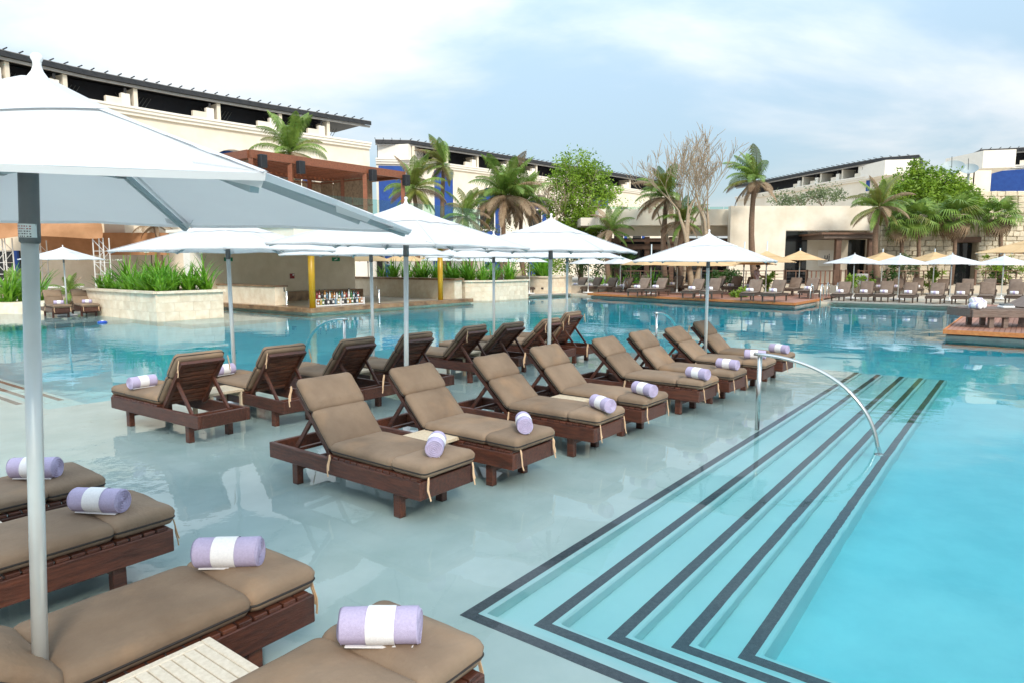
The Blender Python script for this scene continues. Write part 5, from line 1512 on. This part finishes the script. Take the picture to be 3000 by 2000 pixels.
far_um(3035, 690, 24.0, 'large tan umbrella cut off by the right edge', 'canopy_tan', rz=20, sc_=1.15)
# pool ladders at the far deck
for i, (x, y, Y) in enumerate(((1805, 868, 41), (2372, 892, 33.5), (2420, 884, 35.5))):
    b = at(x, y, .0); ld = thing('pool_ladder', 'curved steel pool ladder rail %s' % ('at the left end of the timber deck', 'at the right corner of the timber deck', 'by the leftmost right-edge lounger')[i], 'ladder', b, TH, 'pool ladders')
    for sg in (0, 1):
        pts = [(0, -.5 * sg, -.6), (0, -.5 * sg, .5), (.08, -.5 * sg, .85), (.28, -.5 * sg, 1.02), (.5, -.5 * sg, .95), (.58, -.5 * sg, .7), (.6, -.5 * sg, .2)]
        MB().tube(pts, .03, 8).build('rail', M['steel'], ld, True)
    for z in (-.5, -.2): MB().box((0, -.25, z), (.1, .46, .03)).build('rung', M['steel'], ld)

# ------------------------------------------------------------------ wooden double lounger with towels on the near right deck
db = thing('wooden_daybed', 'low grey-brown slatted wooden daybed on the right-hand deck', 'daybed', at(2850, 962, .24), 0)
dbx = Vector((1, -.06, 0)).normalized(); db.rotation_euler = (0, 0, math.atan2(dbx.y, dbx.x))
for yy in (0, 1.25): MB().box((1.2, yy, .42), (2.5, .07, .22)).build('side_rail', M['wood_grey'], db, bevel=.01)
MB().box((-.04, .625, .42), (.07, 1.17, .22)).build('end_rail', M['wood_grey'], db)
for k in range(9): MB().box((1.2, .09 + k * .133, .545), (2.48, .105, .028)).build('slat', M['wood_grey'], db)
for x in (.55, .95, 2.1):
    for yy in (.1, 1.15): MB().box((x, yy, .155), (.13, .1, .31)).build('leg', M['wood_grey'], db)
bb = MB().box((0, 0, 0), (.9, 1.2, .06)).build('backrest', M['wood_grey'], db); bb.location = (2.0, .62, .78); bb.rotation_euler = (0, R(-28), 0)
dba = db.rotation_euler.z
def dbp(x, y, z): return Vector(db.location) + Vector((x * math.cos(dba) - y * math.sin(dba), x * math.sin(dba) + y * math.cos(dba), z))
for i, (x, y, z) in enumerate(((.10, .12, .56), (.28, .28, .56), (.42, .46, .57), (.54, .66, .58), (.62, .86, .6), (.66, 1.05, .66))):
    far_t = thing('rolled_towel', 'white rolled towel heaped on the wooden daybed, %s from its near corner' % ORD[i], 'towel', dbp(x, y, z), dba + R(20 + 15 * i), 'towels on the wooden daybed')
    o = link('roll', TWF, far_t); o.location = (0, 0, .085); o.rotation_euler = (R(90), 0, 0)
    for yy in (-.11, .11): MB().tube([(0, yy - .03, .085), (0, yy + .03, .085)], .0905, 12, False).build('band', M['towel'], far_t, True)
ts = thing('folded_towel', 'small blue-grey folded towel on the wooden daybed', 'towel', dbp(1.1, .35, .56), dba)
MB().box((0, 0, .04), (.34, .3, .07)).build('fold', M['white_paint'], ts, bevel=.02); MB().box((0, 0, .10), (.28, .26, .05)).build('fold', M['alu_dark'], ts, bevel=.02)

# ------------------------------------------------------------------ stage with truss towers at the left
stg = thing('stage_canopy', 'brown canvas canopy stretched over the stage at the left', 'canopy', (0, 0, 0))
SY = 37.0
def sx(px, Y=SY): return atd(px, 771, Y).x
def sz(py, Y=SY): return atd(1500, py, Y).z
mb = MB(); vs, fs = [], []; nx, nz = 24, 6
for i in range(nx + 1):
    for j in range(nz + 1):
        f = i / nx; x = sx(-160) + (sx(311) - sx(-160)) * f; sag = .10 * math.sin(f * math.pi * 4) + .05 * math.sin(f * 17)
        zz = sz(622) + (sz(696) - sz(622)) * j / nz + (sag if j == nz else 0); vs.append((x, SY + .1 * math.sin(f * 9 + j) - .25 * j / nz, zz))
for i in range(nx):
    for j in range(nz): fs.append((i * (nz + 1) + j, i * (nz + 1) + j + 1, (i + 1) * (nz + 1) + j + 1, (i + 1) * (nz + 1) + j))
mb.add(vs, fs).build('front_drape', M['canvas_brown'], stg, True)
MB().add([(sx(-160), SY, sz(622)), (sx(311), SY, sz(622)), (sx(311) - 2, SY + 7, sz(622) + .6), (sx(-160) - 2, SY + 7, sz(622) + .6)], [(0, 1, 2, 3)]).build('top_sheet', M['canvas_brown'], stg)
MB().box(((sx(-160) + sx(311)) / 2, SY + 6.9, sz(705)), (sx(311) - sx(-160), .05, 1.4)).build('rear_drape', M['canvas_brown'], stg)
def truss(px, Y, label, w=.55):
    c = atd(px, 771, Y); t = thing('truss_tower', label, 'truss tower', (c.x, Y, TERR), 0, 'stage truss towers'); H_ = sz(697) - TERR
    for a in (-1, 1):
        for b_ in (-1, 1): MB().tube([(a * w / 2, b_ * w / 2, 0), (a * w / 2, b_ * w / 2, H_)], .032, 6).build('chord', M['truss'], t)
    n = int(H_ / .62)
    for k in range(n):
        z = .15 + k * .62
        for b_ in (-1, 1):
            MB().tube([(-w / 2, b_ * w / 2, z), (w / 2, b_ * w / 2, z)], .018, 5).build('rung', M['truss'], t)
            MB().tube([(-w / 2, b_ * w / 2, z), (w / 2, b_ * w / 2, z + .6)] if k % 2 else [(w / 2, b_ * w / 2, z), (-w / 2, b_ * w / 2, z + .6)], .018, 5).build('brace', M['truss'], t)
        MB().tube([(w / 2, -w / 2, z), (w / 2, w / 2, z)], .018, 5).build('rung', M['truss'], t)
    return t
truss(15, SY + .4, 'white truss tower at the left edge of the picture'); truss(118, SY + 4.5, 'white truss tower behind the grey umbrella pole'); truss(300, SY + .4, 'white truss tower at the right end of the stage')
lw = thing('garden_building', 'plain cream building with limestone wall behind the stage', 'building', (0, 0, 0))
rb2 = lambda x0, x1, y0, y1, Ya, Yb, n, m: MB().prism([(sx(x0, Ya), Ya), (sx(x1, Ya), Ya), (sx(x1, Ya), Yb), (sx(x0, Ya), Yb)], TERR if y1 is None else sz(y1, Ya), sz(y0, Ya)).build(n, M[m], lw)
rb2(-400, 330, 560, None, 46, 50, 'wall', 'bar_wall'); rb2(312, 372, 560, None, 44.5, 45.9, 'pier', 'stucco_grey'); rb2(372.3, 386, 560, None, 45.5, 49, 'wall', 'stucco'); rb2(386.2, 446, 560, 738, 45.6, 46.2, 'lintel', 'stucco'); rb2(446.2, 580, 560, None, 45.6, 49, 'wall', 'stucco')  # pier's greyer stucco has its shade put into the colour; walls beside stay cream
rb2(386.4, 446, 738.2, None, 48, 48.2, 'doorway', 'glass_dark'); rb2(565, 580.3, 600, None, 44.0, 45.55, 'pillar', 'wood_brown'); rb2(-300, 50, 735, None, 45.5, 45.9, 'doorway', 'glass_dark'); rb2(40, 52, 735, 860, 45.3, 45.49, 'door_frame', 'blue_paint')
structure('planting_kerb', MB().prism([(sx(-200, 28.5), 28.5), (sx(118, 28.5), 28.5), (sx(130, 32.2), 32.2), (sx(-200, 32.2), 32.2)], -.9, .42), M['limestone'])
for i, x in enumerate((15, 60, 100)):
    strap_row([atd(x, 771, 30 + i * .5) * 1.0 - Vector((0, 0, CAM_H - .42))], 'lilies in the left kerb', ['at the far left kerb', 'in the left kerb by the truss tower', 'in the left kerb beside the grey pole'][i], 80 + i, 1.5)
wt = thing('bistro_table', 'white outdoor table under the stage canopy', 'table', (sx(165, 36), 36, TERR), 0)
MB().box((0, 0, .74), (2.2, .8, .06)).build('table_top', M['white_paint'], wt)
for x in (-.95, .95):
    for yy in (-.3, .3): MB().box((x, yy, .355), (.06, .06, .71)).build('leg', M['white_paint'], wt)
bf = thing('pool_float', 'small blue and white float drifting near the pool planter', 'float', at(300, 946, 0), .4); bf.scale = (.45, .45, .45)
MB().lathe([(.02, -.06), (.28, -.05), (.36, .02), (.34, .09), (.22, .14), (.05, .15)], n=18).build('body', M['plastic_blue'], bf, True)
MB().lathe([(.10, .14), (.12, .16), (.06, .2), (.01, .205)], n=12).build('cap', M['white_paint'], bf, True)
hs = thing('hanging_sign', 'black and white hanging shop sign behind the bar', 'sign', atd(1143, 768, 50), 0)
MB().box((0, 0, 0), (.62, .06, .34)).build('board', M['black'], hs, bevel=.01)
for z in (-.16, .16): MB().box((0, -.035, z), (.62, .01, .025)).build('border', M['white_paint'], hs)
for x in (-.3, .3): MB().box((x, -.035, 0), (.025, .01, .295)).build('border', M['white_paint'], hs)
MB().box((0, -.035, .04), (.36, .01, .06)).build('lettering', M['white_paint'], hs); MB().box((0, -.035, -.07), (.2, .01, .04)).build('lettering', M['white_paint'], hs)
MB().tube([(0, 0, .17), (0, 0, 1.2)], .02, 6).build('hanger', M['black'], hs)
shp = thing('shop_front', 'cream shop front with dark blue door beyond the bar', 'building', (0, 0, 0))
for (x0, x1, y0, Ya, m_) in ((1040, 1128, 720, 56, 'stucco_trim'), (1128.3, 1146, 735, 55.6, 'blue_paint'), (1146.3, 1420, 722, 56, 'stucco_trim'), (1104, 1120, 742, 55.5, 'glass_dark'), (1270, 1282, 745, 55.6, 'blue_paint')):
    MB().prism([(sx(x0, Ya), Ya), (sx(x1, Ya), Ya), (sx(x1, Ya), Ya + .5), (sx(x0, Ya), Ya + .5)], TERR, sz(y0, Ya)).build('wall' if m_ == 'stucco_trim' else 'door', M[m_], shp)
for x in (1312, 1377, 1470): 
    c = ground_at(x, 47); o = MB().tube([(0, 0, 0), (.05, 0, 1.6), (0, 0, 3.4)], [.22, .19, .18], 9).build('pruned_palm', M['palm_bark'], None, True); o.location = c
    tag(o, 'bare palm trunk among the small white umbrellas, %s' % {1312: 'behind the yellow post', 1377: 'between two white canopies', 1470: 'by the planter corner'}[x], 'trunk', 'trunks among the umbrellas')
ac = thing('air_conditioner', 'white outdoor air conditioner unit beside the restaurant doorway', 'air conditioner', atd(2525, 834, 45.5), 0)
MB().box((0, 0, .35), (.62, .35, .7)).build('casing', M['ac_white'], ac, bevel=.02); MB().lathe([(.2, 0), (.2, .02), (.05, .03)], n=16).build('fan_grille', M['alu_dark'], ac).rotation_euler = (R(90), 0, 0)
ac.children[1].location = (0, -.18, .4)
# satellite dishes on the roof line
for i, (x, y, Y) in enumerate(((2790, 500, 66), (2838, 505, 68))):
    c = atd(x, y, Y); ds = thing('satellite_dish', 'mesh satellite dish %s on the distant roof' % ('left of its neighbour' if i == 0 else 'right of its neighbour'), 'dish', c, 0, 'satellite dishes')
    r_ = 1.0 - .2 * i
    d_ = MB().lathe([(.05, 0), (.3 * r_, .04), (.6 * r_, .14), (.85 * r_, .3), (r_, .42)], n=20); d_.f = d_.f[:-1]; o = d_.build('reflector', M['dish'], ds, True); o.rotation_euler = (R(35), R(-25), 0)
    MB().tube([(0, 0, 0), (0, .1, -2.6)], .12, 8).build('mast', M['dish'], ds); MB().tube([(-.2, -.2, .2), (-.5, -.6, 1.2)], .03, 5).build('feed_arm', M['alu_dark'], ds)
for i, x in enumerate((2730, 2810, 2858)):
    Y = 72; o = MB().prism([(sx(x - 26, Y), Y), (sx(x + 26, Y), Y), (sx(x + 26, Y), Y + 4), (sx(x - 26, Y), Y + 4)], 4, sz(506 - 3 * i, Y)).build('rooftop_block', M['stucco'])
    tag(o, 'plain cream rooftop block behind the green crown, %s of three' % ORD[i], 'building', 'rooftop blocks')

# ------------------------------------------------------------------ person tidying loungers on the far deck
pf = at(2212, 866, DZ)
pr = thing('person', 'person in pinkish top and dark skirt bending over a far lounger', 'person', pf, R(-20))
me = bpy.data.meshes.new('body')
jv = [(0, 0, .92), (.02, 0, 1.12), (.06, 0, 1.36), (.09, 0, 1.47), (.12, 0, 1.56), (.05, -.19, 1.38), (.20, -.24, 1.16), (.42, -.18, 1.08), (.05, .19, 1.38), (.18, .26, 1.15), (.40, .20, 1.06),
      (0, -.09, .86), (.01, -.10, .48), (-.02, -.10, .08), (.10, -.10, .03), (0, .09, .86), (.01, .10, .48), (-.02, .10, .08), (.10, .10, .03), (.50, -.17, 1.05), (.48, .19, 1.03)]
je = [(0, 1), (1, 2), (2, 3), (3, 4), (2, 5), (5, 6), (6, 7), (7, 19), (2, 8), (8, 9), (9, 10), (10, 20), (0, 11), (11, 12), (12, 13), (13, 14), (0, 15), (15, 16), (16, 17), (17, 18)]
me.from_pydata(jv, je, []); bo = link('body', me, pr)
md = bo.modifiers.new('skin', 'SKIN'); rad = [.14, .13, .15, .06, .06, .075, .05, .038, .075, .05, .038, .10, .065, .045, .035, .10, .065, .045, .035, .03, .03]
for i, v in enumerate(me.skin_vertices[0].data): v.radius = (rad[i], rad[i]); v.use_root = (i == 0)
bo.modifiers.new('sub', 'SUBSURF').levels = 1
me.materials.append(M['skin'])
MB().lathe([(.02, 1.50), (.075, 1.53), (.098, 1.60), (.10, 1.66), (.085, 1.73), (.04, 1.765), (.005, 1.77)], c=(.13, 0, 0), n=14).build('head', M['skin'], pr, True)
hd = pr.children[-1]
MB().lathe([(.104, 1.63), (.112, 1.68), (.098, 1.75), (.05, 1.79), (.005, 1.795)], c=(.12, 0, 0), n=14).build('hair', M['hair'], pr, True)
MB().lathe([(.02, -.05), (.05, -.03), (.055, .01), (.03, .045), (.004, .05)], c=(.02, 0, 1.70), n=10).build('hair_bun', M['hair'], pr, True)
MB().tube([(.225, 0, 1.62), (.245, 0, 1.60)], [.016, .012], 6).build('nose', M['skin'], pr)
MB().lathe([(.155, .88), (.16, .95), (.15, 1.10), (.165, 1.28), (.18, 1.40), (.11, 1.47), (.07, 1.485)], c=(.04, 0, 0), n=16).build('top', M['uniform'], pr, True)
for sg in (-1, 1): MB().tube([(.05, sg * .17, 1.40), (.13, sg * .23, 1.24), (.2, sg * .245, 1.15)], [.088, .072, .066], 10).build('sleeve', M['uniform'], pr, True)
MB().lathe([(.20, .46), (.19, .60), (.175, .80), (.16, .93)], c=(.01, 0, 0), n=16).build('skirt', M['uniform_dark'], pr, True)
for sg in (-1, 1):
    for k in range(5): MB().tube([(.50, sg * .18 + (k - 2) * .016, 1.045), (.55, sg * .18 + (k - 2) * .019, 1.03), (.575 - .008 * abs(k - 2), sg * .18 + (k - 2) * .019, 1.0)], [.011, .009, .007], 5).build('finger', M['skin'], pr)
#END
